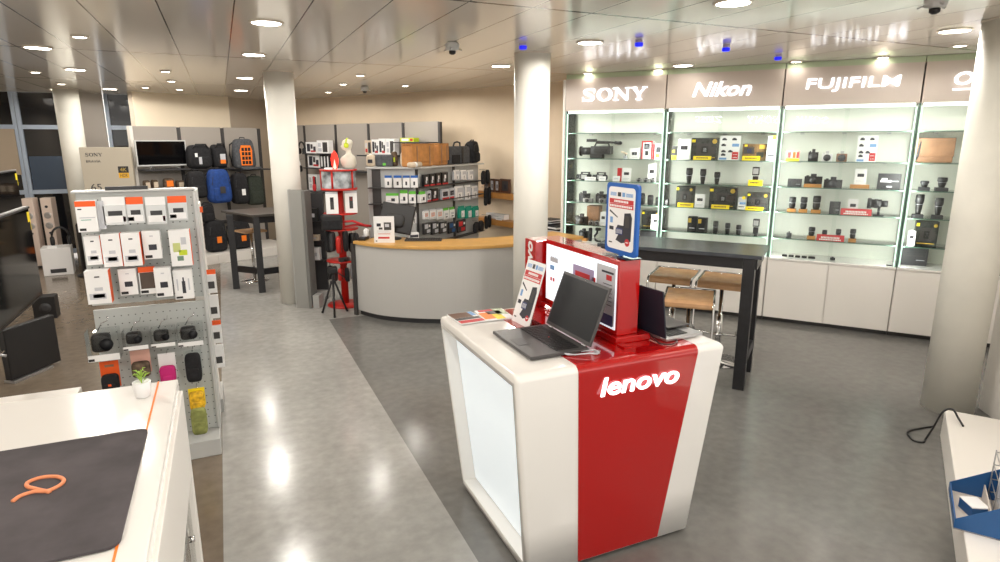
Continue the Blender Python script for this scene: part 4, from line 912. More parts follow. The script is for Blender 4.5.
for (k, s, d, z, w_, h, label) in SHOW:
    h = max(min(h, GAP[z] - .02), .02); d = min(d, .27)
    if k in ('label_y', 'label_w', 'label_red'): d = .066
    elif d < .1: d = .1
    if k == 'card_cam' and d < .12: d = .105
    o, cat = make_item(k, w_, h)
    o.location = SF.at(s, d, (.7355 if z == .72 else z + .0005) + o.get('lift', 0)); o.rotation_euler = (o.rotation_euler[0], 0, SA)
    if 'lift' in o: del o['lift']
    grp = {'label_y': 'yellow price plates', 'label_w': 'white price plates', 'photo_box': 'dark camera kit cartons', 'watch': 'small black memory cases', 'lens_wood': 'lenses on wooden blocks', 'lens_l': 'tall zoom lenses', 'lens': 'black lenses on the fourth shelf', 'camcorder': 'compact camcorders', 'battery': 'battery grips'}.get(k)
    tag(o, label, cat, grp)
WALL=[
('monitor_tv', 'SL', 0.316, -0.3, 1.559, 0.781, 0.461, 'black flat television on a silver stand above the bag shelves'),
('bag_pouch', 'SL', 0.026, -0.3, 1.251, 0.104, 0.174, 'patterned dark pouch, leftmost in the row under the television'),
('bag_pouch', 'SL', 0.146, -0.3, 1.244, 0.106, 0.176, 'patterned dark pouch, second in the row under the television'),
('bag_orangebag', 'SL', 0.362, -0.3, 1.232, 0.202, 0.194, 'black pouch with an orange flap under the television'),
('bag_pouch', 'SL', 0.548, -0.3, 1.221, 0.145, 0.148, 'brown patterned pouch at the right end of the row under the television'),
('duffel', 'SL', 0.844, -0.35, 1.576, 0.413, 0.396, 'black duffel shoulder bag with white tags on the top rack'),
('duffel_o', 'SL', 1.178, -0.35, 1.549, 0.26, 0.405, 'black rucksack with an orange tag beside the duffel bag'),
('pack_open', 'SL', 1.661, -0.35, 1.516, 0.518, 0.558, 'grey rucksack opened to show its orange dividers'),
('pack_black', 'SL', 0.726, -0.5, 1.072, 0.31, 0.445, 'plain black rucksack left of the blue rucksack'),
('pack_blue', 'SL', 1.048, -0.6, 0.972, 0.461, 0.57, 'bright blue rucksack with a grey tag'),
('pack_tag', 'SL', 1.484, -0.45, 0.912, 0.346, 0.542, 'black rucksack with a white tag right of the blue rucksack'),
('pack_green', 'SL', 1.787, -0.4, 0.868, 0.324, 0.555, 'dark green round rucksack beside the column'),
('pack_low', 'SL', 0.806, -0.6, 0.668, 0.233, 0.318, 'small dark bag hanging below the blue rucksack'),
('pack_low', 'SL', 0.597, -0.6, 0.588, 0.146, 0.446, 'narrow dark bag behind the perforated display'),
('pack_floor', 'SL', 0.916, -0.75, 0.053, 0.358, 0.544, 'black camera rucksack with an orange tag low behind the high table, left one'),
('pack_floor', 'SL', 1.347, -0.7, 0.057, 0.38, 0.492, 'black camera rucksack with an orange tag low behind the high table, right one'),
('headphone', 'SR', 0.314, -0.15, 1.747, 0.27, 0.258, 'black headphones on a hook beside the front column'),
('headphone_w', 'SR', 0.488, -0.2, 1.437, 0.267, 0.258, 'white and black headphones hanging below the black ones'),
('carton_p', 'SR', 0.63, -0.15, 1.787, 0.359, 0.2, 'white photo print carton on the upper shelf, left of the mannequin'),
('carton_w', 'SR', 0.999, -0.15, 1.792, 0.376, 0.231, 'white carton with dark panel on the upper shelf, left of the mannequin'),
('carton_p', 'SR', 0.684, -0.15, 1.533, 0.391, 0.237, 'white photo print carton on the second shelf, left of the mannequin'),
('carton_d', 'SR', 1.05, -0.15, 1.542, 0.343, 0.233, 'black and white striped carton on the second shelf'),
('carton_w', 'SR', 0.611, -0.25, 1.11, 0.298, 0.297, 'white packet low beside the red ring display'),
('carton_r', 'SR', 0.84, -0.3, 1.161, 0.194, 0.273, 'red guitar shaped packet low beside the red ring display'),
('carton_w', 'SR', 2.316, -0.15, 1.791, 0.187, 0.23, 'patterned white pack on the rear wall rack, first of four'),
('carton_p', 'SR', 2.502, -0.15, 1.793, 0.183, 0.244, 'patterned white pack on the rear wall rack, second of four'),
('carton_p', 'SR', 2.684, -0.15, 1.779, 0.179, 0.257, 'patterned white pack on the rear wall rack, third of four'),
('carton_w', 'SR', 2.885, -0.15, 1.782, 0.224, 0.254, 'beige pack on the rear wall rack, last of four'),
('bag_white', 'G1', 0.034, 0.12, 1.688, 0.129, 0.152, 'small white patterned bag on top of the angled display unit'),
('bag_grey', 'G1', 0.204, 0.12, 1.688, 0.226, 0.152, 'grey boxy camera bag on top of the angled display unit'),
('bag_lime', 'G1', 0.354, 0.18, 1.686, 0.091, 0.191, 'lime and grey pouch between the grey bag and the white helmet bag'),
('bag_white', 'G1', 0.485, 0.12, 1.688, 0.155, 0.19, 'white strapped camera bag left of the brown satchels'),
('bag_roll', 'G2', -0.158, -0.12, 1.737, 0.241, 0.085, 'rolled beige strap lying before the brown satchel'),
('satchel', 'G2', 0.144, 0.05, 1.713, 0.687, 0.29, 'wide brown leather satchel on the top shelf'),
('satchel', 'G2', 0.653, 0.05, 1.71, 0.332, 0.294, 'narrow brown leather satchel on the top shelf'),
('tote', 'G2', 1.129, 0.05, 1.696, 0.62, 0.294, 'dark grey tote bag with a loop handle on the top shelf'),
('pack_dark', 'G2', 1.609, 0.05, 1.681, 0.34, 0.323, 'black bag at the right end of the top shelf'),
('pack_lime', 'SR', 3.304, -0.12, 2.004, 0.33, 0.062, 'flat lime packet on the rear rack above the brown satchel'),
('box_bt', 'G1', 0.278, -0.05, 1.431, 0.089, 0.151, 'white blue topped hanging pack, first in its row'),
('box_bt', 'G1', 0.398, -0.05, 1.431, 0.102, 0.151, 'white blue topped hanging pack, second in its row'),
('box_bt', 'G1', 0.507, -0.05, 1.431, 0.089, 0.151, 'white blue topped hanging pack, third in its row'),
('box_bt', 'G1', 0.608, -0.05, 1.431, 0.089, 0.151, 'white blue topped hanging pack, fourth in its row'),
('box_bk', 'G2', 0.16, -0.05, 1.432, 0.117, 0.154, 'black pack with a white figure, first beside the blue topped packs'),
('box_bk', 'G2', 0.304, -0.05, 1.436, 0.121, 0.156, 'black pack with a white figure, second beside the blue topped packs'),
('box_bk', 'G2', 0.452, -0.05, 1.44, 0.125, 0.159, 'black pack with a white figure, third beside the blue topped packs'),
('box_bk', 'G2', 0.618, -0.05, 1.443, 0.156, 0.162, 'black pack with a white figure, fourth beside the blue topped packs'),
('box_gt', 'G1', 0.321, -0.05, 1.253, 0.166, 0.127, 'wide green topped white pack, leftmost in the second row'),
('box_gt', 'G1', 0.468, -0.05, 1.227, 0.102, 0.166, 'green topped white pack, second in the second row'),
('box_gt', 'G1', 0.576, -0.05, 1.24, 0.089, 0.153, 'green topped white pack, third in the second row'),
('box_gt', 'G2', 0.068, -0.05, 1.245, 0.139, 0.141, 'green topped white pack, fourth in the second row'),
('box_pr', 'G2', 0.209, -0.05, 1.233, 0.096, 0.143, 'dark and red printed pack in the second row after the green topped ones'),
('box_bk', 'G2', 0.356, -0.05, 1.234, 0.148, 0.158, 'black pack with white figure in the second row'),
('box_pr', 'G2', 0.622, -0.05, 1.239, 0.183, 0.136, 'red and grey printed pack in the second row'),
('box_pr', 'G2', 0.802, -0.05, 1.238, 0.149, 0.139, 'red and grey printed pack at the end of the second row'),
('hang_w', 'G2', 0.911, -0.1, 1.469, 0.166, 0.139, 'clear hanging pack with white card, first at the right of the top row'),
('hang_w', 'G2', 1.108, -0.1, 1.459, 0.173, 0.141, 'clear hanging pack with white card, second at the right of the top row'),
('hang_w', 'G2', 1.314, -0.1, 1.447, 0.181, 0.144, 'clear hanging pack with white card, third at the right of the top row'),
('hang_d', 'G2', 1.626, -0.1, 1.371, 0.319, 0.223, 'bunch of black pouches hanging at the end of the top row'),
('hang_w', 'G2', 0.974, -0.1, 1.184, 0.254, 0.198, 'pale ribbed hanging pack in the second row'),
('hang_w', 'G2', 1.219, -0.1, 1.164, 0.178, 0.217, 'white hanging pack with cable print in the second row'),
('hang_w', 'G2', 1.432, -0.1, 1.176, 0.185, 0.177, 'white hanging pack with cable print at the end of the second row'),
('hang_d', 'G2', 1.685, -0.1, 1.049, 0.26, 0.288, 'bunch of black straps hanging at the end of the second row'),
('hang_w', 'G2', -0.18, -0.1, 0.977, 0.133, 0.152, 'white pack with black patch above the keyboard'),
('hang_l', 'G2', 0.109, -0.1, 1.009, 0.118, 0.117, 'pale accessory pack, first in the third row'),
('hang_l', 'G2', 0.266, -0.1, 0.991, 0.147, 0.133, 'pale accessory pack, second in the third row'),
('hang_l', 'G2', 0.44, -0.1, 0.972, 0.153, 0.148, 'pale accessory pack, third in the third row'),
('hang_g', 'G2', 0.609, -0.1, 0.953, 0.132, 0.152, 'green headed white pack, first before the teal packs'),
('hang_g', 'G2', 0.77, -0.1, 0.95, 0.136, 0.153, 'green headed white pack, second before the teal packs'),
('hang_t', 'G2', 1.036, -0.1, 0.921, 0.173, 0.172, 'teal and white pack, first of three'),
('hang_t', 'G2', 1.243, -0.1, 0.898, 0.18, 0.176, 'teal and white pack, second of three'),
('hang_t', 'G2', 1.457, -0.1, 0.89, 0.188, 0.164, 'teal and white pack, third of three'),
('hang_d', 'G2', 1.696, -0.1, 0.694, 0.23, 0.216, 'bunch of black straps hanging beside the teal packs'),
('hang_m', 'G2', 0.124, -0.1, 0.809, 0.167, 0.145, 'small cable pack low above the counter, first'),
('hang_m', 'G2', 0.32, -0.1, 0.783, 0.175, 0.161, 'small cable pack low above the counter, second'),
('hang_m', 'G2', 0.524, -0.1, 0.77, 0.183, 0.151, 'small cable pack low above the counter, third'),
('hang_b', 'G2', 0.764, -0.1, 0.738, 0.191, 0.155, 'blue cable pack low above the counter'),
('hang_r', 'G2', 1.032, -0.1, 0.718, 0.232, 0.174, 'red cable pack low above the counter'),
('hang_d', 'G2', 1.394, -0.1, 0.671, 0.373, 0.18, 'dark cable bundle low above the counter'),
('frame_d', 'WL', -0.089, -0.12, 1.241, 0.122, 0.201, 'small brown frame, first on the upper wooden shelf'),
('frame_p', 'WL', 0.044, -0.12, 1.249, 0.095, 0.199, 'dark picture frame, second on the upper wooden shelf'),
('frame_p', 'WL', 0.162, -0.12, 1.256, 0.094, 0.197, 'dark picture frame, third on the upper wooden shelf'),
('frame_d', 'WL', 0.346, -0.12, 1.267, 0.228, 0.209, 'wide brown frame, last on the upper wooden shelf'),
('carton_f', 'WL', 0.111, -0.12, 0.836, 0.43, 0.078, 'flat white carton on the lower wooden shelf'),
('label_w', 'WL', 0.278, -0.22, 0.844, 0.14, 0.046, 'white price card before the flat white carton'),
('mags', 'WL', 1.384, -0.12, 0.757, 0.349, 0.113, 'dark flat stack of magazines by the display wall'),
('mags', 'WL', 1.315, -0.12, 0.891, 0.216, 0.07, 'small black cable heap on the stack of magazines'),
('hang_bag', 'GP', -0.326, -0.14, 1.495, 0.1, 0.181, 'white box with orange top, leftmost on the top row of the front display'),
('hang_bag2', 'GP', -0.188, -0.12, 1.526, 0.119, 0.161, 'clear bag with white label, second on the top row of the front display'),
('hang_bag3', 'GP', -0.087, -0.12, 1.532, 0.091, 0.151, 'clear bag with bright orange header, third on the top row of the front display'),
('hang_bag2', 'GP', 0.021, -0.12, 1.52, 0.104, 0.159, 'clear bag with pale lens cloth, fourth on the top row of the front display'),
('hang_bag3', 'GP', 0.136, -0.12, 1.538, 0.101, 0.143, 'clear bag with orange and red header, last on the top row of the front display'),
('pack_o', 'GP', -0.323, -0.12, 1.3, 0.078, 0.168, 'white packet with camera print, leftmost on the second row of the front display'),
('pack_o', 'GP', -0.229, -0.14, 1.284, 0.094, 0.193, 'white box with orange side, second on the second row of the front display'),
('pack_o', 'GP', -0.128, -0.14, 1.281, 0.096, 0.196, 'white box with orange side, third on the second row of the front display'),
('pack_n', 'GP', -0.022, -0.12, 1.312, 0.094, 0.168, 'white and grey packet with battery print, fourth on the second row of the front display'),
('pack_g', 'GP', 0.128, -0.14, 1.26, 0.113, 0.219, 'white box with green flower print, last on the second row of the front display'),
('pack_o', 'GP', -0.312, -0.2, 1.084, 0.117, 0.193, 'large white box with orange side, leftmost on the third row of the front display'),
('pack_n', 'GP', -0.171, -0.12, 1.104, 0.092, 0.158, 'white packet with black camera print, second on the third row of the front display'),
('pack_k', 'GP', -0.072, -0.1, 1.096, 0.089, 0.166, 'orange headed packet with dark case, third on the third row of the front display'),
('pack_n', 'GP', 0.015, -0.14, 1.078, 0.09, 0.178, 'white packet with black clip print, fourth on the third row of the front display'),
('pack_b', 'GP', 0.12, -0.12, 1.049, 0.104, 0.182, 'white box showing a black bottle, last on the third row of the front display'),
('case_c', 'GP', -0.329, -0.22, 0.745, 0.162, 0.175, 'large clear box with a black camera case, first on the lower panel'),
('case_c', 'GP', -0.166, -0.2, 0.783, 0.133, 0.111, 'clear box with two black camera cases, second on the lower panel'),
('case_c', 'GP', -0.021, -0.2, 0.782, 0.132, 0.106, 'clear box with a round lens camera, third on the lower panel'),
('case_c', 'GP', 0.128, -0.2, 0.767, 0.142, 0.128, 'clear box with a wide black camera, last on the lower panel'),
('pouch_o', 'GP', -0.325, -0.14, 0.532, 0.106, 0.183, 'black pouch on an orange card under the large clear box'),
('pouch_b', 'GP', -0.161, -0.12, 0.595, 0.116, 0.16, 'brown pouch on a pale pink card'),
('pouch_m', 'GP', -0.019, -0.14, 0.54, 0.103, 0.181, 'magenta camera pouch on a white card'),
('pouch_k', 'GP', 0.124, -0.12, 0.516, 0.107, 0.198, 'black pouch in a clear bag on the lower panel'),
('pouch_y', 'GP', 0.122, -0.12, 0.324, 0.103, 0.135, 'yellow pack of cloths at the lower right'),
('pouch_g', 'GP', 0.124, -0.16, 0.174, 0.108, 0.177, 'olive green camera pouch hanging lowest at the right'),
]
# ================================================================= PRODUCT WALLS
FRS = {'SL': Frame((-1.28, 11.7), .4377), 'SR': Frame((1.45, 12.7), -1.1252), 'G2': Frame((2.24, 7.73), .6909), 'G1': Frame((1.69, 7.97), -.4115), 'GP': Frame((-.4, 4.28), 0), 'WL': Frame((3.95, 8.87), -1.28)}
def bay(fr, s0, s1, z0, z1, label, post=True, sx=.005, th=.03, group=None, mp=GREYW, shelves=(), plinth=None):
    t = empty('slat_wall_bay', FRS[fr].at(s0, 0), FRS[fr].a, label, 'wall panel', group)
    W = s1 - s0; MB().bb(.0, W - .06, 0, th, z0, z1, mp).build('panel', t, .002)
    if post: MB().bb(W - .055, W - .003, -.012, th, z0, z1 - .01, DARKM).build('upright', t)
    for z, d in shelves:
        MB().bb(sx, W - .06, -d, -.0005, z - .02, z, DARK).build('shelf', t, .002)
    if plinth: MB().bb(.0, W - .004, -plinth, -.001, 0, .15, WHITE).build('plinth', t, .003)
    return t
for s0, s1, lb, sh in ((0.0, .765, 'grey wall panel behind the flat television, first of the back left bays', ((1.555, .4), (1.215, .4), (.6, .35))), (.765, 1.51, 'grey wall panel behind the duffel bags, second of the back left bays', ((1.545, .4), (.6, .35))), (1.51, 2.2, 'grey wall panel behind the open rucksack, last of the back left bays', ((1.51, .45),))):
    bay('SL', s0, s1, .0, 2.24, lb, group='grey wall bays at the back left', shelves=sh, plinth=.95)
o = MB().bb(-.05, -.005, -.09, .03, 0, 2.24, WHITE).build('partition_board', loc=FRS['SL'].at(0, 0), rot=(0, 0, .4377)); tag(o, 'white upright end panel beside the big television carton', 'panel')
for i, (s0, s1) in enumerate(((-.12, .16), (.16, 1.17), (1.17, 2.12), (2.12, 3.02), (3.02, 3.86))):
    sh = {1: ((1.785, .3), (1.525, .3), (1.10, .35)), 2: ((1.5, .3),), 3: ((1.775, .3), (1.5, .3)), 4: ((1.99, .25), (1.5, .3))}.get(i, ())
    bay('SR', s0, s1, 0, 2.30, 'grey panel of the curved rear wall, ' + ('narrow one right beside the left column', 'behind the headphones and photo cartons', 'behind the mannequin', 'behind the four patterned packs', 'last one, above the brown satchels')[i], group='grey wall bays along the curved wall', shelves=sh, sx=.31 if i == 1 else .005)
AU = empty('angled_display_unit', (2.24, 7.73, 0), 0, 'light grey angled display unit hung with accessories behind the counter and monitor', 'display unit')
def hooks_unit(fr, x0, W, zt, posts, pw, shelves, m0=LGREY):
    F = FRS[fr]; kw = dict(loc=(F.p[0] - 2.24, F.p[1] - 7.73, 0), rot=(0, 0, F.a))
    MB().bb(x0, W, .0, .03, 0.08, zt - .02, m0).build('panel', AU, .002, **kw); MB().bb(x0, W, -.10, .36 if fr == 'G2' else .2, zt - .02, zt, m0).build('top_board', AU, .002, **kw); MB().bb(x0, W, -.1, .03, 0, .08, GREY).build('plinth', AU, **kw)
    for p in posts: MB().bb(p, p + pw, -.012, -.0005, .08, zt - .03, DARKM).build('upright', AU, **kw)
    for z, d in shelves: MB().bb(x0 + .02, W - .01, -d, -.013, z - .012, z, DARKM).build('shelf', AU, **kw)
hooks_unit('G1', 0, .60, 1.68, (.06,), .11, ((1.425, .11), (1.22, .11), (.78, .11)))
hooks_unit('G2', .0, 1.72, 1.68, (.02, .95), .05, ((1.425, .11), (1.225, .11), (.66, .11)))
# wooden shelves and switch on the beige wall
for z, lb in ((1.24, 'upper floating oak shelf on the beige wall left of the middle column'), (.83, 'lower floating oak shelf on the beige wall left of the middle column')):
    o = MB().bb(-.40, .75, -.28, -.12, z - .085, z - .001, WOODS).build('wall_shelf', None, .003, loc=FRS['WL'].at(0, 0), rot=(0, 0, -1.28)); tag(o, lb, 'shelf')
    MB().bb(-.3, .6, -.12, -.03, z - .06, z - .02, DARKM).build('bracket', o)
o = MB().bb(-.045, .045, -.02, -.005, 1.50, 1.59, PAPER).build('wall_socket', None, .004, loc=FRS['WL'].at(0, 0), rot=(0, 0, -1.28)); tag(o, 'white square switch on the beige wall above the oak shelf', 'switch'); MB().bb(-.015, .015, -.024, -.0205, 1.53, 1.56, INK).build('rocker', o)
o = MB().bb(-.12, .40, -.42, -.14, 0, .755, WHITE).build('side_cabinet', None, .003, loc=FRS['WL'].at(1.05, 0), rot=(0, 0, -1.28)); tag(o, 'low white cabinet between the counter and the display wall', 'cabinet'); MB().bb(-.1, .38, -.432, -.4205, .05, .74, WHITE).build('door', o)

def texbox(w, h, d, m0, prints, name='product_pack', header=None, hh=.2, tab=True):
    """hanging pack: box body with flat prints; header card part on top; (a, b, c, e, mat) in fractions"""
    m = MB(); top = h * (1 - hh) if header else h
    m.bb(-w / 2, w / 2, 0, d, 0, top, m0)
    for (a, b, c, e, k) in prints: m.bb(a * w, b * w, -.0012, 0, c * h, e * h, k)
    o = m.build(name, bevel=.0015)
    if header: MB().bb(-w / 2, w / 2, d * .3, d * .5, top + .0003, h, header).build('header_card', o)
    if tab and not name.startswith('box'): MB().cyl((0, d * .4, h * .96), (0, d + .045, h * .96), .003, CHROME, n=6).build('hook', o)
    return o
def softbag(name, w, h, d, m0, e=.4, taper=.12):
    t = empty(name, (0, 0, 0)); MB().pill((0, 0, 0), (w, d, h), m0, e, 24, 14, taper=taper).build('body', t); return t
def backpack(w, h, m0, tagm=None, pocket=True, opened=False, d=.22):
    t = softbag('backpack', w, h, d, m0, .42, .18)
    MB().tube([(-.05, .02, h * .97), (-.04, .0, h * 1.04), (.04, .0, h * 1.04), (.05, .02, h * .97)], .008, BLK).build('handle', t)
    for s in (-1, 1): MB().tube([(s * w * .22, d * .35, h * .93), (s * w * .46, d * .40, h * .8), (s * w * .52, d * .3, h * .45), (s * w * .40, d * .35, h * .1)], .014, BLK).build('strap', t)
    if pocket: MB().pill((0, -d * .42, h * .06), (w * .68, .07, h * .42), m0, .4).build('front_pocket', t)
    if opened:
        fr = MB().prism([(x * w, h * .12 + z * h) for x, z in ((-.24, 0), (.24, 0), (.27, .5), (.2, .66), (-.2, .66), (-.27, .5))], d * .45, d * .5, ORANGB, T=TX).build('divider_tray', t)
        g = MB()
        for i in range(3):
            for j in range(4): g.bb(-.20 * w + i * .14 * w, -.09 * w + i * .14 * w, -d * .5 - .002, -d * .5, h * (.16 + j * .145), h * (.27 + j * .145), FAB)
        g.build('compartments', fr)
        MB().pill((w * .1, -d * .75, -h * .02), (w * .85, .12, h * .1), FABG, .4).build('open_lid', t)
    else:
        z = MB(); z.tube([(-w * .36, -d * .44, h * .55), (-w * .3, -d * .40, h * .78), (0, -d * .38, h * .86), (w * .3, -d * .40, h * .78), (w * .36, -d * .44, h * .55)], .004, DARK); z.build('zip', t)
    if tagm: MB().bb(-w * .12, w * .1, -d * .5 - .045, -d * .5 - .042, h * .30, h * .50, tagm).build('price_tag', t)
    return t
def headphones(w, h, m0):
    o = MB().tube([(w * .36 * math.cos(a), 0, h * .5 + h * .42 * math.sin(a)) for a in [R(-15 + 210 * k / 16) for k in range(17)]], .016, m0).build('headphones')
    for s in (-1, 1): MB().pill((s * w * .36, 0, h * .06), (.06, .09, h * .45), m0 if m0 != PAPER else BLK, .6).build('ear_cup', o)
    MB().cyl((0, 0, h * .93), (0, .15, h * .93), .004, CHROME, n=6).build('hook', o)
    return o
def make_wall(k, w, h):
    P, G, I = PAPER, PAPERG, INK
    if k == 'monitor_tv':
        t = empty('television', (0, 0, 0)); f = MB().bb(-w / 2, w / 2, 0, .035, .05, h, LGREY).build('frame', t, .004); MB().bb(-w / 2 + .02, w / 2 - .02, -.0015, -.0003, .075, h - .018, SCREEN).build('screen', f)
        m = MB(); m.tube([(-w * .3, -.06, .006), (-w * .22, .02, .05), (-w * .14, .08, .006)], .006, SILVER); m.tube([(w * .14, .08, .006), (w * .22, .02, .05), (w * .3, -.06, .006)], .006, SILVER); m.build('stand', t); return t, 'television'
    if k in ('bag_pouch', 'bag_orangebag'):
        t = softbag('pouch', w, h, .12, CAMO); MB().bb(-w * .3, w * .3, -.066, -.058, h * .3, h * .8, ORANGB if k != 'bag_pouch' else BEIGE).build('flap', t); return t, 'pouch'
    if k in ('duffel', 'duffel_o'):
        t = softbag('duffel_bag', w, h, .26, FAB, .5, .1); MB().pill((0, -.11, h * .08), (w * .7, .08, h * .45), FAB, .4).build('front_pocket', t)
        MB().tube([(-w * .3, -.1, h * .85), (-w * .2, -.12, h * 1.02), (w * .2, -.12, h * 1.02), (w * .3, -.1, h * .85)], .011, BLK).build('handle', t)
        if k == 'duffel': MB().bb(-w * .3, -w * .2, -.156, -.152, h * .5, h * .66, P).bb(-w * .16, -w * .04, -.156, -.152, h * .2, h * .5, G).build('price_tag', t)
        else: MB().bb(-w * .15, w * .2, -.156, -.152, h * .2, h * .36, ORANGB).bb(-w * .15, w * .2, -.156, -.152, h * .36, h * .6, G).build('price_tag', t)
        return t, 'bag'
    if k == 'pack_open': return backpack(w * .78, h * .94, FABG, None, False, True), 'backpack'
    if k == 'pack_black': return backpack(w, h, FAB), 'backpack'
    if k == 'pack_blue': return backpack(w * .86, h, FABB, DARKM), 'backpack'
    if k == 'pack_tag': return backpack(w * .85, h, FAB, PAPER), 'backpack'
    if k == 'pack_green': return backpack(w, h * .95, FABGR), 'backpack'
    if k == 'pack_low': return backpack(w, h, FAB, None, True, d=.14), 'bag'
    if k == 'pack_floor': return backpack(w, h, FAB, ORANGB), 'backpack'
    if k == 'headphone': return headphones(w, h, BLK), 'headphones'
    if k == 'headphone_w': return headphones(w, h, PAPER), 'headphones'
    if k == 'carton_p': return texbox(w * .96, h, .1, P, [(-.4, -.1, .15, .85, I), (-.05, .15, .4, .8, DARKM), (.2, .42, .2, .6, I), (-.05, .4, .1, .25, INKR)], 'carton', tab=False), 'carton'
    if k == 'carton_w': return texbox(w * .96, h, .1, P if w > .2 else BEIGE, [(.0, .4, .1, .85, DARKM), (-.4, -.15, .5, .8, G), (-.4, -.1, .15, .4, INKR if w < .2 else G)], 'carton', tab=False), 'carton'
    if k == 'carton_d': return texbox(w * .96, h, .1, BLK, [(-.4, -.25, .1, .9, P), (-.1, .02, .1, .9, P), (.2, .32, .1, .9, P)], 'carton', tab=False), 'carton'
    if k == 'carton_r':
        t = empty('red_packet', (0, 0, 0)); MB().pill((0, 0, 0), (w * .5, .04, h * .5), INKR, .7).build('body', t); MB().bb(-.012, .012, -.01, .01, h * .45, h, INKR).build('neck', t); return t, 'packet'
    if k in ('bag_white', 'bag_lime'):
        t = softbag('camera_bag', w, h, .1, CAMO if k == 'bag_lime' else BEIGE, .5); MB().tube([(-w * .4, 0, h * .8), (0, -.02, h * 1.04), (w * .4, 0, h * .8)], .008, P).build('strap', t); MB().bb(-w * .25, w * .2, -.052, -.048, h * .3, h * .6, LIME if k == 'bag_lime' else I).build('patch', t); return t, 'bag'
    if k == 'bag_grey':
        t = empty('camera_bag', (0, 0, 0)); MB().bb(-w / 2, w / 2, -.05, .07, 0, h, FABG).build('body', t, .03, seg=4); MB().bb(-w * .05, w * .12, -.052, -.0505, h * .1, h * .3, GREEN).build('label_patch', t); return t, 'bag'
    if k == 'bag_roll':
        t = empty('strap_roll', (0, 0, 0)); MB().cyl((-w / 2, 0, h * .4), (w / 2, 0, h * .4), h * .4, BEIGE).build('roll', t); MB().cyl((-.02, 0, h * .4), (.02, 0, h * .4), h * .42, P).build('band', t); return t, 'strap'
    if k == 'satchel':
        t = empty('satchel', (0, 0, 0)); MB().bb(-w * .48, w * .48, -.07, .09, 0, h * .95, BROWN).build('body', t, .02, seg=3)
        f = MB().bb(-w * .5, w * .5, -.085, -.0715, h * .22, h, BROWN).bb(-w * .5, w * .5, -.085, .08, h * .955, h, BROWN).build('flap', t, .004)
        for s in (-.28, .28): MB().bb(s * w - .012, s * w + .012, -.09, -.0855, h * .08, h * .9, BROWND).build('belt', t)
        return t, 'bag'
    if k == 'tote':
        t = empty('tote_bag', (0, 0, 0)); MB().bb(-w * .48, w * .48, -.07, .09, 0, h * .85, FABG).build('body', t, .03, seg=3); MB().tube([(-w * .22, -.02, h * .8), (-w * .18, -.03, h * 1.02), (-w * .05, -.03, h * 1.06), (w * .08, -.03, h * 1.02), (w * .12, -.02, h * .8)], .012, BLK).build('handle', t)
        MB().bb(w * .05, w * .12, -.08, -.0705, 0.01, h * .8, BLK).build('belt', t); MB().bb(-w * .42, -w * .05, -.084, -.0705, .02, h * .45, FAB).build('pocket', t, .006); return t, 'bag'
    if k == 'pack_dark': return backpack(w * .9, h, FAB, None, True, d=.16), 'bag'
    if k == 'pack_lime': return texbox(w, h, .1, LIME, [(-.4, .1, .2, .8, P), (.2, .4, .2, .8, INKR)], 'packet', tab=False), 'packet'
    if k == 'box_bt': return texbox(w, h, .04, P, [(-.12, .12, .2, .5, I)], header=BLUE, hh=.2), 'pack'
    if k == 'box_bk': return texbox(w * .96, h, .04, BLK, [(-.15, .15, .5, .8, P), (-.25, .05, .25, .5, G), (-.5, .5, .02, .14, INKR)]), 'pack'
    if k == 'box_gt': return texbox(w * .96, h, .05, P, [(-.08, .22, .2, .5, I), (-.4, -.1, .2, .3, G)], header=GREEN, hh=.25), 'pack'
    if k == 'box_pr': return texbox(w * .96, h, .04, G, [(-.4, .3, .3, .75, I), (-.2, .2, .35, .6, P), (-.5, .5, .0, .16, INKR)]), 'pack'
    if k == 'hang_w': return texbox(w * .96, h, .03, G, [(-.2, .3, .05, .55, P), (-.05, .1, .1, .45, I), (-.5, -.25, .1, .9, P)], header=P, hh=.14), 'pack'
    if k == 'hang_l': return texbox(w * .96, h, .03, P, [(-.3, .3, .25, .65, PINK), (-.4, .4, .1, .16, G), (-.2, .1, .4, .6, G)], header=G, hh=.15), 'pack'
    if k == 'hang_g': return texbox(w * .96, h, .03, P, [(-.3, .3, .35, .55, G), (-.2, .2, .15, .25, I)], header=GREEN, hh=.22), 'pack'
    if k == 'hang_t': return texbox(w * .96, h, .03, TEAL, [(-.1, .45, .05, .6, P), (.0, .2, .2, .4, G)], header=TEAL, hh=.15), 'pack'
    if k in ('hang_m', 'hang_b', 'hang_r'):
        c = {'hang_m': G, 'hang_b': BLUED, 'hang_r': INKR}[k]; return texbox(w * .96, h, .03, DARK, [(-.4, .1, .5, .9, c), (-.1, .4, .1, .4, c), (.2, .4, .6, .8, P)]), 'pack'
    if k == 'hang_d':
        t = empty('pouch_bunch', (0, 0, 0))
        for i in range(4): MB().pill(((i - 1.5) * w * .22, (i % 2) * .03, (i * 37 % 3) * h * .06), (w * .26, .05, h * .84), FAB, .5, 12, 8).build('pouch', t)
        MB().cyl((0, .0, h * .95), (0, .12, h * .95), .004, CHROME, n=6).build('hook', t); return t, 'pouches'
    if k in ('frame_d', 'frame_p'):
        o = MB().bb(-w / 2, w / 2, 0, .02, 0, h, mat('frame_brown', (88, 60, 44), .5)).build('picture_frame', bevel=.002); MB().bb(-w * .3, w * .3, -.001, -.0002, h * .15, h * .85, G if k == 'frame_p' else DARKM).bb(-w * .1, w * .15, -.002, -.001, h * .3, h * .6, I).build('picture', o); return o, 'picture frame'
    if k == 'carton_f': return texbox(w, h, .1, P, [(-.3, .2, .4, .6, G)], 'carton', tab=False), 'carton'
    if k == 'label_w': return g_label(w, h, P, G), 'price label'
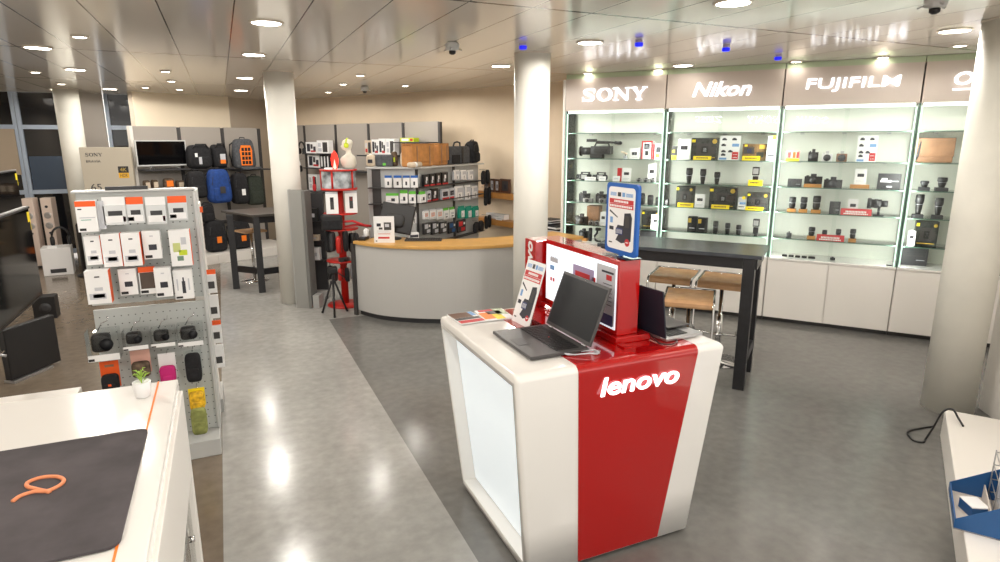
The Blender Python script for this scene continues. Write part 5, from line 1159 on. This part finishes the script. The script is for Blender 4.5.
    if k == 'mags':
        m = MB()
        for i in range(5): m.box((.01 * (i % 2), 0, i * h / 5), (w * (1 - .03 * i), .2, h / 5 - .002), (DARK, G, BLK, P, DARK)[i], rz=.1 * (i % 3) - .1)
        return m.build('magazine_stack'), 'magazines'
    # --- front display
    if k == 'hang_bag': 
        o = texbox(w, h * .97, .07, P, [(-.5, .5, .82, 1, ORANGE), (-.4, -.2, .72, .76, I), (-.35, .4, .45, .48, G), (-.3, .2, .38, .4, TEAL), (-.42, -.1, .04, .12, BLK)]); MB().bb(w * .5 + .001, w * .5 + .035, .02, .025, h * .05, h * .95, G).build('rear_pack', o); return o, 'pack'
    if k == 'hang_bag2': return texbox(w, h, .02, FILM, [(-.42, .42, .08, .32, P), (-.3, .3, .33, .5, DARK), (.3, .42, .1, .3, INKR)], header=P, hh=.3), 'pack'
    if k == 'hang_bag3': return texbox(w, h, .02, FILM, [(-.42, .42, .06, .30, P), (-.44, -.1, .08, .24, BLK), (-.25, .3, .32, .5, DARK)], header=ORANGE, hh=.28), 'pack'
    if k in ('pack_o', 'pack_n', 'pack_g', 'pack_b', 'pack_k'):
        pr = {'pack_o': [(-.4, .3, .14, .32, G), (-.25, .25, .18, .30, DARKM), (-.1, .12, .80, .84, I), (-.15, .2, .4, .5, G)], 'pack_n': [(-.45, -.05, .04, .14, BLK), (-.2, .25, .32, .52, I), (-.1, .1, .8, .84, G)],
              'pack_g': [(-.35, .0, .4, .65, mat('leaf_print', (196, 204, 130), .5)), (-.1, .3, .3, .45, LIME), (-.2, .1, .15, .28, mat('leaf_print2', (110, 140, 120), .5)), (.05, .3, .6, .8, G)],
              'pack_b': [(-.08, .1, .2, .62, I), (-.03, .05, .62, .75, I), (.25, .33, .3, .7, G), (-.35, -.28, .3, .7, G), (-.45, -.1, .03, .1, BLK)], 'pack_k': [(-.42, .42, .2, .8, mat('case_brown', (84, 70, 62), .6)), (-.45, .0, .04, .14, BLK)]}[k]
        o = texbox(w, h, .07 if k != 'pack_k' else .03, P, pr, header=ORANGE if k == 'pack_k' else None)
        if k in ('pack_o', 'pack_g'): MB().bb(w / 2 + .0004, w / 2 + .002, 0, .07, 0, h, ORANGE).build('side_face', o)
        return o, 'pack'
    if k == 'case_c':
        o = MB().bb(-w / 2, w / 2, 0, .11, 0, h, CLEAR).build('clear_box')
        MB().bb(-w * .49, w * .49, -.002, -.0005, 0, h * .22, P).bb(-w * .48, -w * .3, -.003, -.002, h * .02, h * .1, BLK).build('label_strip', o)
        MB().pill((-w * .08, .055, h * .25), (w * .62, .08, h * .62), BLK, .45).build('camera_case', o)
        MB().cyl((w * .12, .014, h * .55), (w * .12, -.0, h * .55), h * .2, DARK).build('lens', o); MB().tube([(-.02, .05, h), (0, .05, h + .04), (.03, .06, h + .05), (.03, .1, h + .06)], .0025, CHROME, 6).build('hook', o)
        return o, 'pack'
    if k.startswith('pouch_'):
        c, cd_ = {'pouch_o': (FAB, ORANGE), 'pouch_b': (CAMO, PINK), 'pouch_m': (MAG, P), 'pouch_k': (FAB, CLEAR), 'pouch_y': (mat('yellow_cloth', (224, 170, 30), .7, noise=.5, scale=40), YEL), 'pouch_g': (FABO, FABO)}[k]
        t = empty('camera_pouch', (0, 0, 0))
        if k != 'pouch_g': MB().bb(-w * .46, w * .46, .0, .004, h * .1, h, cd_).build('backing_card', t)
        hz = {'pouch_k': .95, 'pouch_y': .9, 'pouch_g': 1}.get(k, .6)
        b = MB().pill((0, -.03, 0), (w * .86, .055, h * hz), c, .42).build('body', t)
        MB().pill((0, -.052, h * hz * .12), (w * .6, .025, h * hz * .4), c, .4).build('front_pocket', b)
        if k == 'pouch_o': MB().bb(-.008, .008, -.066, -.0645, h * .25, h * .32, ORANGE).build('logo_patch', b); MB().bb(-w * .22, w * .22, -.0012, -.0002, h * .8, h * .88, BROWND).build('print', t)
        if k in ('pouch_g', 'pouch_m'): MB().tube([(-w * .43, -.03, h * hz * .7), (-w * .2, -.055, h * hz * .95), (w * .2, -.055, h * hz * .95), (w * .43, -.03, h * hz * .7)], .005, c).build('flap_edge', b)
        MB().cyl((0, .0, h * .97), (0, .1, h * .97), .003, CHROME, n=6).build('hook', t)
        return t, 'camera pouch'
    raise KeyError(k)
GR = {'box_bt': 'blue topped packs', 'box_bk': 'black packs with white figure', 'box_gt': 'green topped packs', 'hang_w': 'clear and white hanging packs', 'hang_t': 'teal packs', 'hang_l': 'pale accessory packs', 'hang_m': 'cable packs', 'hang_g': 'green headed packs',
      'pack_o': 'white and orange packs on the front display', 'case_c': 'clear camera case boxes', 'hang_bag2': 'clear bags on the front display', 'hang_bag3': 'orange headed bags on the front display', 'bag_pouch': 'patterned pouches', 'satchel': 'brown satchels', 'pack_floor': 'rucksacks with orange tags'}
ZFIX = {'monitor_tv': 1.556, 'duffel': 1.546, 'duffel_o': 1.546, 'pack_open': 1.52}
for (k, fr, s, d, z, w_, h, label) in WALL:
    if k in ('satchel', 'tote', 'pack_dark'): w_ *= {'satchel': .76, 'tote': .95, 'pack_dark': .7}[k]; s += .03
    if fr == 'G2' and k == 'hang_d': d = -.19
    if k == 'bag_lime': s -= .03
    if fr == 'SL' and k.startswith('pack'): w_ *= 1.03
    if k == 'headphone_w': d = -.43
    if k.startswith('duffel'): s += .03
    if k == 'bag_orangebag': w_ *= .85
    o, cat = make_wall(k, w_, h)
    if fr == 'SL' and k.startswith('bag_'): z = 1.216
    if k == 'pack_floor': z = .151; d = -.62; s -= .02
    if k in ZFIX: z = ZFIX[k]
    if fr == 'SR': z = {1: 1.786, 0: 1.526}[0 if z < 1.7 else 1] if k.startswith('carton') and z > 1.4 else (1.101 if k.startswith('carton') else (1.991 if k == 'pack_lime' else z)); d = {'carton_r': -.32, 'headphone_w': -.43}.get(k, -.2)
    if k in ('bag_white', 'bag_grey', 'bag_lime', 'satchel', 'tote', 'pack_dark', 'bag_roll'): z = 1.681
    if fr in ('G1', 'G2') and k.startswith('box_'): z = 1.426 if z > 1.35 else 1.226; d = -.085
    if fr == 'WL': z = {0: .8305, 1: 1.2405, 2: .7565}[1 if z > 1.1 else (2 if k == 'mags' else 0)]; d = -.2 if k != 'label_w' else -.265
    if k == 'mags' and w_ < .3: z = .7565 + .12
    o.location = FRS[fr].at(s, d, z); o.rotation_euler = (o.rotation_euler[0], 0, FRS[fr].a)
    tag(o, label, cat, GR.get(k))

# ================================================================= FRONT PERFORATED DISPLAY
t = empty('pegboard_display', (-.17, 4.28, 0), 0, 'grey perforated display stand hung with packs at the left', 'display stand')
PM = mat('pegboard_grey', (186, 190, 188), .45)
def pegboard(z0, z1):
    m = MB(); m.bb(-.62, -.01, .0, .02, z0, z1, PM)
    for i in range(16):
        for j in range(int((z1 - z0) / .05)): m.bb(-.595 + i * .038, -.588 + i * .038, -.0006, 0, z0 + .03 + j * .05, z0 + .036 + j * .05, DARK)
    return m
pegboard(1.03, 1.705).build('upper_panel', t, .002); pegboard(.12, 1.0).build('lower_panel', t, .002)
MB().bb(-.64, .005, -.02, .09, 1.707, 1.718, LGREY).build('top_cap', t, .002)
MB().bb(-.01, .01, -.015, .3, .12, 1.7, LGREY).build('side_panel', t, .002); MB().bb(-.63, .0, -.18, .5, 0, .115, LGREY).build('plinth', t, .004)
MB().bb(-.47, -.25, .0, .03, 1.719, 1.738, DARK).build('top_bar', t)
s = empty('side_rack', (-.22, 4.86, 0), 0, 'narrow white rack with price cards behind the perforated display', 'rack')
MB().bb(-.04, .05, -.02, .30, .1, 1.56, WHITE).build('panel', s, .003); MB().bb(-.1, .07, -.05, .34, 0, .1, GREY).build('plinth', s)
MB().bb(-.04, .07, -.035, -.021, 1.51, 1.55, ORANGE).build('header_strip', s); MB().bb(-.02, .04, -.024, -.0205, 1.2, 1.3, INK).build('print', s)
for i in range(4):
    o = texbox(.07, .17, .04, PAPER, [(-.3, .3, .2, .5, DARKM)], header=ORANGE if i % 2 else None)
    o.location = (-.145, 4.79, .36 + i * .19); tag(o, ('lowest', 'second lowest', 'third', 'topmost') [i] + ' white pack hanging on the narrow side rack', 'pack', 'packs on the narrow side rack')

# ================================================================= LEFT SIDE: WHITE SHOWCASE COUNTER, PLANT, TELEVISIONS
t = empty('glass_showcase', (-.23, 1.2, 0), 0, 'white counter with orange edge line and glass side at the lower left', 'counter')
MB().bb(-1.7, -.012, -.6, 1.50, 1.0, 1.05, WHITEG).build('worktop', t, .004)
MB().bb(-.085, -.079, -.598, 1.499, 1.0505, 1.052, ORANGB).build('edge_line', t)
MB().bb(-1.7, .0, 1.44, 1.50, .0, .999, WHITE).build('end_panel', t, .003); MB().bb(-.06, .0, -.6, 1.438, .66, .999, WHITE).build('upper_side_panel', t, .003)
MB().bb(-.03, -.02, -.6, 1.438, .08, .659, GLASS).build('side_glass', t); MB().bb(-1.7, -.01, -.6, 1.438, 0, .079, WHITE).build('plinth', t)
for y in (.35, 1.2): MB().lathe([(.012, 0), (.012, .02)], CHROME, 12, T=Matrix.Translation((-.015, y, .5)) @ Matrix.Rotation(PI / 2, 4, 'Y')).build('glass_clamp', t)
m = MB(); m.prism(rrect(.62, .68, .03, cx=-.615, cy=1.89), 1.0525, 1.060, mat('mat_felt', (80, 75, 78), .95, noise=.3, scale=6, bump=.3)); m = m.build('counter_mat', bevel=.001)
tag(m, 'dark grey felt mat lying on the white counter', 'mat')
MB().tube(smooth([(-.590, 1.872, 1.063), (-.578, 1.895, 1.063), (-.55, 1.905, 1.063), (-.518, 1.895, 1.063), (-.493, 1.915, 1.063), (-.49, 1.945, 1.063), (-.515, 1.975, 1.063), (-.553, 1.985, 1.063), (-.578, 1.97, 1.063), (-.575, 1.945, 1.063), (-.55, 1.92, 1.063), (-.51, 1.885, 1.063)]), .0055, mat('mat_logo', (240, 150, 104), .6)).build('logo', m)
t = empty('potted_plant', (-.352, 2.555, 1.0505), 0, 'small green plant in a white pot on the white counter', 'plant')
MB().lathe([(.022, 0), (.026, .004), (.032, .06), (.028, .062), (.026, .055)], mat('pot_white', (232, 232, 232), .3), 24).build('pot', t)
MB().lathe([(.001, .05), (.026, .053)], mat('soil', (80, 66, 50), .9), 16, cap=False).build('soil', t)
LEAF = mat('leaf_green', (150, 186, 66), .5, noise=.2, scale=60)
lf = MB()
for i in range(11):
    a = i * 2.4; r = .022 + .028 * (i % 4) / 3; z0 = .05 + .004 * i; zt = z0 + .02 + .006 * (i % 3); c, s_ = math.cos(a), math.sin(a); wv = .005
    vs = [(0, 0, z0), (c * r * .5 - s_ * wv, s_ * r * .5 + c * wv, zt), (c * r * .5 + s_ * wv, s_ * r * .5 - c * wv, zt), (c * r, s_ * r, zt - .002), (c * r * .5, s_ * r * .5, zt - .004)]
    lf.add(vs, [(0, 2, 4), (0, 4, 1), (1, 4, 3), (4, 2, 3)], LEAF)
lf.cyl((0, 0, .05), (0.004, 0, .10), .002, LEAF, n=6); lf.build('leaves', t)
def big_tv(x, y0, y1, z0, z1, label, stick=True, stand=True):
    t = empty('television', (x, (y0 + y1) / 2, 0), 0, label, 'television'); h = (y1 - y0) / 2
    f = MB().bb(-.03, .0, -h, h, z0, z1, BLK).build('housing', t, .004); MB().bb(.0004, .002, -h + .012, h - .012, z0 + .015, z1 - .012, SCREEN).build('screen', f)
    MB().bb(-.031, .003, -h - .001, h + .001, z1 + .0002, z1 + .008, SILVER).build('top_edge', f)
    if stick: MB().bb(.0022, .0032, h - .07, h - .02, z1 - .10, z1 - .03, YEL).bb(-.0, .0032, h - .02, h - .0125, z1 - .16, z1 - .03, YEL).build('sticker', f)
    return t
t = big_tv(-1.28, 4.05, 5.35, .90, 1.545, 'near large television with reflecting screen and silver top edge at the left')
for y in (-.72,): MB().tube([(.12, y, .865), (0, y, .90), (-.15, y, .865)], .008, SILVER).build('stand_foot', t)
t2 = big_tv(-2.0, 5.4, 8.15, .88, 1.70, 'rear large television behind the near one at the far left')
MB().bb(-.12, .12, -.3, .3, .805, .82, SILVER).bb(-.03, -.01, -.03, .03, .82, .9, SILVER).build('stand_foot', t2)
o = MB().bb(-2.1, -1.55, 3.7, 4.12, 0, .855, WHITE).build('pedestal', bevel=.004); tag(o, 'white pedestal under the near large television', 'pedestal'); MB().bb(-1.549, -1.545, 3.75, 4.1, .1, .84, WHITE).build('door', o)
MB().bb(-1.9, -1.2, 3.75, 4.1, .856, .864, CHROME).build('support_plate', o)
o = MB().bb(-2.6, -2.05, 5.5, 6.3, 0, .80, WHITE).build('pedestal', bevel=.004); tag(o, 'white pedestal under the rear large television', 'pedestal'); MB().bb(-2.049, -2.045, 5.55, 6.25, .1, .78, WHITE).build('door', o)
o = MB().bb(-1.5, -.99, 4.2, 4.66, .36, .40, WHITE).build('low_table', bevel=.003); tag(o, 'low white shelf board between the counter and the floor screen', 'table')
for x in (-1.45, -1.1): MB().bb(x, x + .05, 4.25, 4.6, 0, .3595, WHITE).build('leg', o)
t = empty('small_screen', (-1.67, 6.35, 0), math.atan2(.44, .28), 'dark square screen standing on the floor under the large television', 'screen')
MB().bb(-.25, .25, -.03, .03, .03, .47, BLK).build('housing', t, .006); MB().bb(-.242, .242, -.0315, -.0303, .045, .462, mat('dim_screen', (38, 38, 40), .35)).build('screen', t); MB().bb(-.24, .15, -.045, .06, 0, .022, SILVER).build('stand', t, .003)
o = MB().bb(-.12, .1, -.09, .09, 0, .26, BLK).build('loudspeaker', bevel=.006, loc=(-2.0, 8.45, 0)); tag(o, 'small black box loudspeaker on the floor behind the dark screen', 'loudspeaker'); MB().lathe([(.06, 0), (.06, .004), (.02, .006)], DARK, 20, T=Matrix.Translation((0, -.0905, .13)) @ Matrix.Rotation(PI / 2, 4, 'X')).build('cone', o)
# tower speakers, white subwoofer, cylinder speaker by the window
for x, y, lb in ((-2.86, 11.95, 'left one of two slim pale tower loudspeakers by the window'), (-2.62, 11.95, 'right one of two slim pale tower loudspeakers by the window')):
    t = empty('tower_loudspeaker', (x, y, 0), R(-8), lb, 'loudspeaker', 'pair of tower loudspeakers')
    MB().bb(-.075, .075, 0, .2, .03, 1.12, mat('speaker_maple', (226, 208, 196), .4)).build('cabinet', t, .006); MB().bb(-.1, .1, -.03, .23, 0, .03, BLK).build('base', t)
    for z, r in ((.98, .022), (.84, .05), (.68, .05), (.56, .018)): MB().lathe([(r, 0), (r, .004), (r * .8, .006), (r * .3, .002)], SILVER if r > .03 else DARK, 20, T=Matrix.Translation((0, -.0005, z)) @ Matrix.Rotation(PI / 2, 4, 'X')).build('driver', t)
t = empty('subwoofer', (-2.42, 11.15, 0), R(6), 'white box loudspeaker on the floor left of the perforated display', 'loudspeaker')
MB().bb(-.19, .19, -.0, .36, .0, .42, PAPER).build('cabinet', t, .006); MB().bb(-.1, .1, -.003, -.0005, .04, .1, DARK).build('port', t); MB().bb(-.1, .02, .05, .15, .4203, .45, PAPER).build('remote', t)
t = headphones(.3, .32, BLK); t.location = (-2.36, 11.3, .4205); t.rotation_euler = (0, 0, .3); tag(t, 'black headphones standing on the white box loudspeaker', 'headphones'); [bpy.data.objects.remove(c) for c in list(t.children) if c.name.startswith('hook')]
t = empty('cylinder_loudspeaker', (-1.98, 10.95, 0), 0, 'black cylinder loudspeaker with clear top before the round column', 'loudspeaker')
MB().lathe([(.17, 0), (.17, .02), (.09, .03)], BLK, 28).build('foot', t); MB().lathe([(.10, .03), (.10, .78), (.09, .80)], BLK, 28).build('body', t); MB().lathe([(.07, .80), (.07, .93)], CLEAR, 20).build('clear_ring', t); MB().lathe([(.075, .931), (.075, .96)], SILVER, 20).build('cap', t)
# big television carton
t = empty('television_carton', (-1.62, 11.28, 1.10), 0, 'large beige television carton with black lettering at the back left', 'carton')
CART = mat('carton_beige', (186, 177, 160), .6)
c = MB().bb(-.33, .345, 0, .22, 0, .81, CART).build('carton', t, .003)
sd = MB(); sd.bb(-.334, -.3305, .02, .2, .0, .8, PAPERG)
for z in (.12, .3, .5, .62, .7): sd.bb(-.336, -.334, .06, .16, z, z + .05, INK)
sd.build('side_print', c)
slab_sony(.225, .052, INK, c, (-.15, -.0005, .70), d=.002); lettering('BRAVIA', .19, .035, INK, c, (-.165, -.002, .60), depth=.002, bold=.01)
lettering('65', .14, .10, INK, c, (-.175, -.002, .21), depth=.002); MB().bb(-.24, -.06, -.002, -.0003, .09, .095, INK).build('small_print', c)
b = MB().bb(.145, .285, -.003, -.0003, .42, .52, BLK).bb(.145, .285, -.003, -.0003, .34, .42, mat('badge_gold', (222, 170, 30), .4)).build('badge', c)
lettering('4K', .09, .055, GOLD, b, (.215, -.004, .47), depth=.002); lettering('HDR', .10, .05, INK, b, (.215, -.004, .38), depth=.002)
o = MB().bb(-2.0, -1.24, 11.2, 11.6, 0, 1.098, GREY).build('storage_cabinet', bevel=.003); tag(o, 'grey cabinet carrying the big television carton', 'cabinet'); MB().bb(-1.99, -1.25, 11.185, 11.199, .05, 1.08, GREY).build('door', o)

# ================================================================= RED ROUND DISPLAY WITH MANNEQUIN
t = empty('round_display', (1.27, 7.62, 0), 0, 'red round display stand with photo ring and grouped accessories', 'display stand')
MB().lathe([(.22, 0), (.22, .012), (.05, .03)], REDM, 36).build('base', t); MB().lathe([(.045, .03), (.045, 1.64)], REDM, 20).build('pole', t)
for z in (.56, .95, 1.14):
    MB().lathe([(.05, z), (.20, z), (.20, z + .015), (.05, z + .015)], REDM, 32).build('tray', t)
MB().lathe([(.05, 1.43), (.215, 1.43), (.215, 1.455), (.05, 1.455)], REDM, 36).build('lower_ring', t)
rg = MB().lathe([(.20, 1.456), (.20, 1.655)], mat('photo_ring', (150, 156, 160), .35, noise=.9, scale=9), 36, cap=False).build('photo_ring', t)
for k in range(5): a = .4 + k * 1.256; MB().cyl((.203 * math.cos(a), .203 * math.sin(a), 1.456), (.203 * math.cos(a), .203 * math.sin(a), 1.655), .012, REDM, n=8).build('rod', t)
MB().lathe([(.05, 1.656), (.22, 1.656), (.22, 1.675), (.05, 1.675)], REDM, 36).lathe([(.001, 1.676), (.19, 1.677)], PAPER, 30).build('top_plate', t)
bl = lambda x, y, z: (1.27 + x, 7.62 + y, z)
o = empty('red_emblem', bl(-.05, -.10, 1.678), R(-20), 'glowing red leaf shaped emblem on the red round stand', 'sign')
MB().prism([(x * .58, z * .72) for x, z in [(-.0, 0), (.04, .0), (.065, .08), (.075, .17), (.05, .25), (.0, .30), (-.05, .25), (-.075, .17), (-.065, .08), (-.04, 0)]], -.01, .01, mat('emblem_red', (240, 40, 24), .3, emit=1.0), T=TX).build('plate', o)
MB().prism([(.0, .0), (.02, .015), (.0, .12), (-.02, .015)], .011, .014, mat('emblem_pale', (255, 190, 170), .3, emit=.8), T=TX).build('emblem_print', o)
MB().bb(-.12, -.03, -.03, .02, 0, .02, PAPER).build('foot', o)
# mannequin
t = empty('mannequin_bust', bl(.13, .06, 1.678), R(-25), 'pale mannequin bust wearing lime green headphones', 'mannequin')
SK = mat('mannequin', (222, 218, 204), .45)
def er(cx, cy, rx, ry, z, n=24, nose=0):
    P = []
    for j in range(n):
        a = 2 * PI * j / n; x = cx + rx * math.cos(a); y = cy + ry * math.sin(a)
        if nose:
            k = max(0, math.cos(a - PI)) ** 14; x -= nose * k
        P.append((x, y, z))
    return P
rings = [er(.02, 0, .07, .085, 0), er(.02, 0, .10, .12, .03), er(.015, 0, .125, .165, .10), er(.01, 0, .125, .185, .17), er(.02, 0, .105, .15, .215), er(.025, 0, .06, .075, .25), er(.025, 0, .045, .048, .28), er(.02, 0, .045, .045, .315), er(.0, 0, .062, .05, .335, nose=.008), er(-.005, 0, .075, .062, .355, nose=.012), er(-.003, 0, .08, .068, .372, nose=.004), er(-.003, 0, .082, .070, .378, nose=.012), er(.0, 0, .085, .073, .398, nose=.024), er(.003, 0, .087, .075, .415, nose=.012), er(.008, 0, .088, .077, .43, nose=-.002), er(.01, 0, .09, .078, .45, nose=.004), er(.012, 0, .086, .074, .48), er(.015, 0, .072, .062, .505), er(.015, 0, .045, .04, .522), er(.015, 0, .012, .012, .528)]
b = MB().loft(rings, SK).build('body', t)
for s in (-1, 1):
    MB().pill((.02, s * .078, .385), (.03, .014, .045), SK, .8, 10, 8).build('ear', b)
    MB().pill((-.072, s * .030, .418), (.014, .024, .010), SK, .9, 10, 6).build('eye', b)
MB().pill((-.082, 0, .362), (.012, .036, .012), SK, .9, 10, 6).build('lips', b)
MB().tube([(.01, .098 * math.cos(a), .42 + .12 * math.sin(a)) for a in [R(180 * k / 14) for k in range(15)]], .012, LIME).build('headband', t)
for s in (-1, 1): MB().pill((.015, s * .098, .37), (.08, .035, .09), LIME, .7).build('ear_cup', t)
t.scale = (.72, .72, .66)
# goods on the red stand: hanging packs, bag, cables
for i, (x, y, z, c, lb) in enumerate(((-.12, -.16, 1.16, INK, 'left white figure pack hanging under the photo ring'), (.11, -.13, 1.16, INKR, 'right white pack with red figure hanging under the photo ring'))):
    o = texbox(.14, .26, .04, PAPER, [(-.15, .15, .2, .75, DARKM), (-.12, .12, .55, .75, c)], header=PAPERG, hh=.1); o.location = bl(x, y, z); o.rotation_euler = (0, 0, R(-12)); tag(o, lb, 'pack')
o = empty('camera_bag', bl(-.13, -.13, .966), R(-15), 'black boxy camera bag on the upper red tray', 'bag'); MB().bb(-.12, .12, -.06, .07, 0, .185, BLK).build('body', o, .02, seg=3); MB().bb(-.1, .1, -.07, -.0605, .02, .12, FAB).build('front_pocket', o, .004)
m = MB(); m.tube([(.0, -.16, 1.06), (.1, -.2, 1.07), (.24, -.2, 1.01), (.33, -.15, .99)], .014, INKR); m.tube([(.02, -.13, 1.0), (.15, -.18, 1.02), (.3, -.12, .985)], .012, INKR); m = m.build('red_strap', loc=bl(0, 0, 0)); tag(m, 'red tripod straps sticking out to the right of the black bag', 'strap')
for i in range(6):
    a = R(190 + i * 28); r = .17; o = MB().pill((0, 0, 0), (.085, .06, .27 - .03 * (i % 3)), (FAB, DARK, REDM, FAB, BLK, DARK)[i], .5, 12, 8).build('hanging_pouch', loc=bl(r * math.cos(a), r * math.sin(a), .68 + .02 * (i % 2)), rot=(0, 0, a))
    MB().cyl((0, 0, .25 - .03 * (i % 3)), (0, 0, .27), .004, CHROME, n=6).build('hook', o)
    tag(o, ('leftmost black', 'second dark', 'red', 'third black', 'glossy black', 'rightmost dark')[i] + ' pouch hanging between the red trays of the round stand', 'pouch', 'pouches on the round red stand')
for i, (x, y, lb) in enumerate(((-.02, -.15, 'grey folded gadget lying on the lowest red tray'), (.1, -.1, 'silver folded gadget on the lowest red tray'))):
    o = MB().bb(-.06, .06, -.03, .03, 0, .05, (DARKM, SILVER)[i]).build('folded_gadget', None, .01, loc=bl(x, y, .5765), rot=(0, 0, .4)); tag(o, lb, 'gadget'); MB().cyl((0, -.031, .025), (0, -.04, .025), .018, BLK).build('knob', o)
for i in range(7):
    a = R(165 + i * 27); r = .17; cc = (FAB, BLK, DARKM, REDM, FAB, PAPERG, BLK)[i]
    o = MB().pill((0, 0, 0), (.075, .05, .15 + .02 * (i % 3)), cc, .4, 12, 8).build('hanging_gadget', loc=bl(r * math.cos(a), r * math.sin(a), .33 + .015 * (i % 2)), rot=(0, 0, a))
    MB().cyl((0, 0, .15), (0, 0, .22), .004, CHROME, n=6).build('hook', o)
    tag(o, ('far left black', 'second glossy black', 'dark grey', 'red', 'middle black', 'pale grey', 'far right glossy black')[i] + ' gadget hanging below the lowest tray of the red stand', 'gadget', 'gadgets below the lowest red tray')
# tripod
t = empty('tripod', (1.07, 7.22, 0), 0, 'small black tripod standing on the floor before the red stand', 'tripod')
for k in range(3):
    a = R(-100 + k * 120); l = MB().cyl((.02 * math.cos(a), .02 * math.sin(a), .40), (.16 * math.cos(a), .16 * math.sin(a), .02), .012, BLK).cyl((.09 * math.cos(a), .09 * math.sin(a), .21), (.1 * math.cos(a), .1 * math.sin(a), .18), .016, DARK).build('leg', t); MB().pill((.165 * math.cos(a), .165 * math.sin(a), 0), (.03, .03, .025), BLK, .8, 10, 8).build('foot', l)
MB().cyl((0, 0, .22), (0, 0, .50), .014, BLK).build('centre_column', t); h = MB().bb(-.05, .05, -.04, .04, .50, .56, BLK).build('head', t, .008); MB().cyl((0.03, 0, .52), (.14, -.06, .44), .007, BLK).build('pan_handle', h)
# rack with gadgets between the grey panel and the red stand
t = empty('accessory_rack', (1.02, 8.15, 0), R(-25), 'dark accessory rack between the left column and the red stand', 'rack')
MB().bb(-.13, .13, -.01, .03, 0, 1.36, DARK).build('back_panel', t); MB().bb(-.15, .15, -.12, .05, 0, .1, GREY).build('plinth', t)
for z in (1.0, .75, .5): MB().bb(-.13, .13, -.14, -.011, z, z + .015, BLK).build('shelf', t)
for i, (z, c, lb) in enumerate(((1.016, BLK, 'black box on the top shelf of the dark accessory rack'), (.766, BEIGE, 'pale gadget on the middle shelf of the dark accessory rack'), (.516, PAPER, 'white packet on the low shelf of the dark accessory rack'))):
    o = texbox(.16, .16 if i != 1 else .07, .08, c, [(-.3, .3, .3, .6, PAPERG)], tab=False, name='gadget_box'); f = Frame((1.02, 8.15), R(-25)); o.location = f.at(0, -.12, z + .0005); o.rotation_euler = (0, 0, R(-25)); tag(o, lb, 'box')

# ================================================================= RIGHT FOREGROUND: WHITE PLINTH, BLUE BOX
PA = math.atan2(1.33 - 2.342, 2.811 - 4.346)
t = empty('low_plinth', (4.40, 2.35, 0), PA + PI, 'low white plinth along the right edge', 'plinth')
MB().bb(-2.1, .0, -.47, -.0, .0, .2, WHITE).build('body', t, .006)
t = empty('display_box', (3.03, 1.495, .2005), R(-56.6), 'blue open display box with wire rack on the low white plinth', 'box')
INN = mat('box_inner', (206, 196, 186), .6)
MB().bb(0, .45, 0, .39, 0, .006, INN).build('bottom', t)
for y in (.0, .386):
    MB().prism([(0, .0), (.45, .0), (.45, .36), (0, .05)], -y - .004, -y, BLUED, T=TX).build('side', t)
MB().bb(.0, .006, .004, .386, .006, .05, BLUED).build('front_lip', t); MB().bb(.444, .45, .004, .386, .006, .36, BLUED).build('back', t)
MB().bb(.14, .146, .004, .386, .006, .08, INN).build('divider', t)
r = empty('wire_rack', (3.03 + .16 * .55 + .17 * .835, 1.495 - .16 * .835 + .17 * .55, .208), R(-56.6), 'small chrome wire rack holding white leaflets inside the blue box', 'rack')
m = MB()
for z in (.05, .12, .2, .27):
    m.tube([(.0, .0, z), (.14, .0, z), (.14, .2, z), (.0, .2, z)], .003, SILVER, 6, True)
for (x, y) in ((0, 0), (.14, 0), (.14, .2), (0, .2), (.07, 0), (.07, .2)): m.cyl((x, y, 0), (x, y, .28), .003, SILVER, n=6)
m.build('frame', r)
for i, (x, lb, k) in enumerate(((.03, 'front white leaflet in the wire rack', PAPER), (.075, 'middle blue and white leaflet in the wire rack', BLUED), (.11, 'rear white leaflet in the wire rack', PAPER))):
    o = MB().bb(-.004, .004, -.07, .07, 0, .25, k).bb(-.0048, -.004, -.05, .05, .05, .2, (PAPERG, PAPER, PBLUE)[i]).build('leaflet', loc=(3.03 + (.16 + x) * .55 + .27 * .835, 1.495 - (.16 + x) * .835 + .27 * .55, .2085), rot=(0, 0, R(-56.6))); tag(o, lb, 'leaflet')
o = MB().bb(-.04, .04, -.05, .05, 0, .05, BLUED).bb(-.041, .041, -.051, .051, .05, .055, PAPER).build('small_carton', loc=(3.03 + .09 * .55 + .2 * .835, 1.495 - .09 * .835 + .2 * .55, .2075), rot=(0, 0, R(-30))); tag(o, 'small blue and white carton at the open front of the blue box', 'box')
o = MB().tube(smooth([(4.22, 2.13, .208), (4.27, 2.19, .225), (4.30, 2.25, .26), (4.29, 2.30, .22), (4.27, 2.33, .10), (4.24, 2.35, .01), (4.18, 2.33, .008), (4.15, 2.38, .008), (4.24, 2.47, .008), (4.38, 2.47, .008), (4.5, 2.45, .008)]), .0065, BLK).build('power_cable'); tag(o, 'black cable hanging over the plinth edge and looping on the floor', 'cable')
o = MB().tube([(4.86, 2.10, .78), (4.83, 2.13, .66), (4.80, 2.18, .5), (4.74, 2.16, .34), (4.72, 2.12, .22)], .006, DARK).build('wall_cable'); tag(o, 'thin dark cable bending down the white wall at the right edge', 'cable')
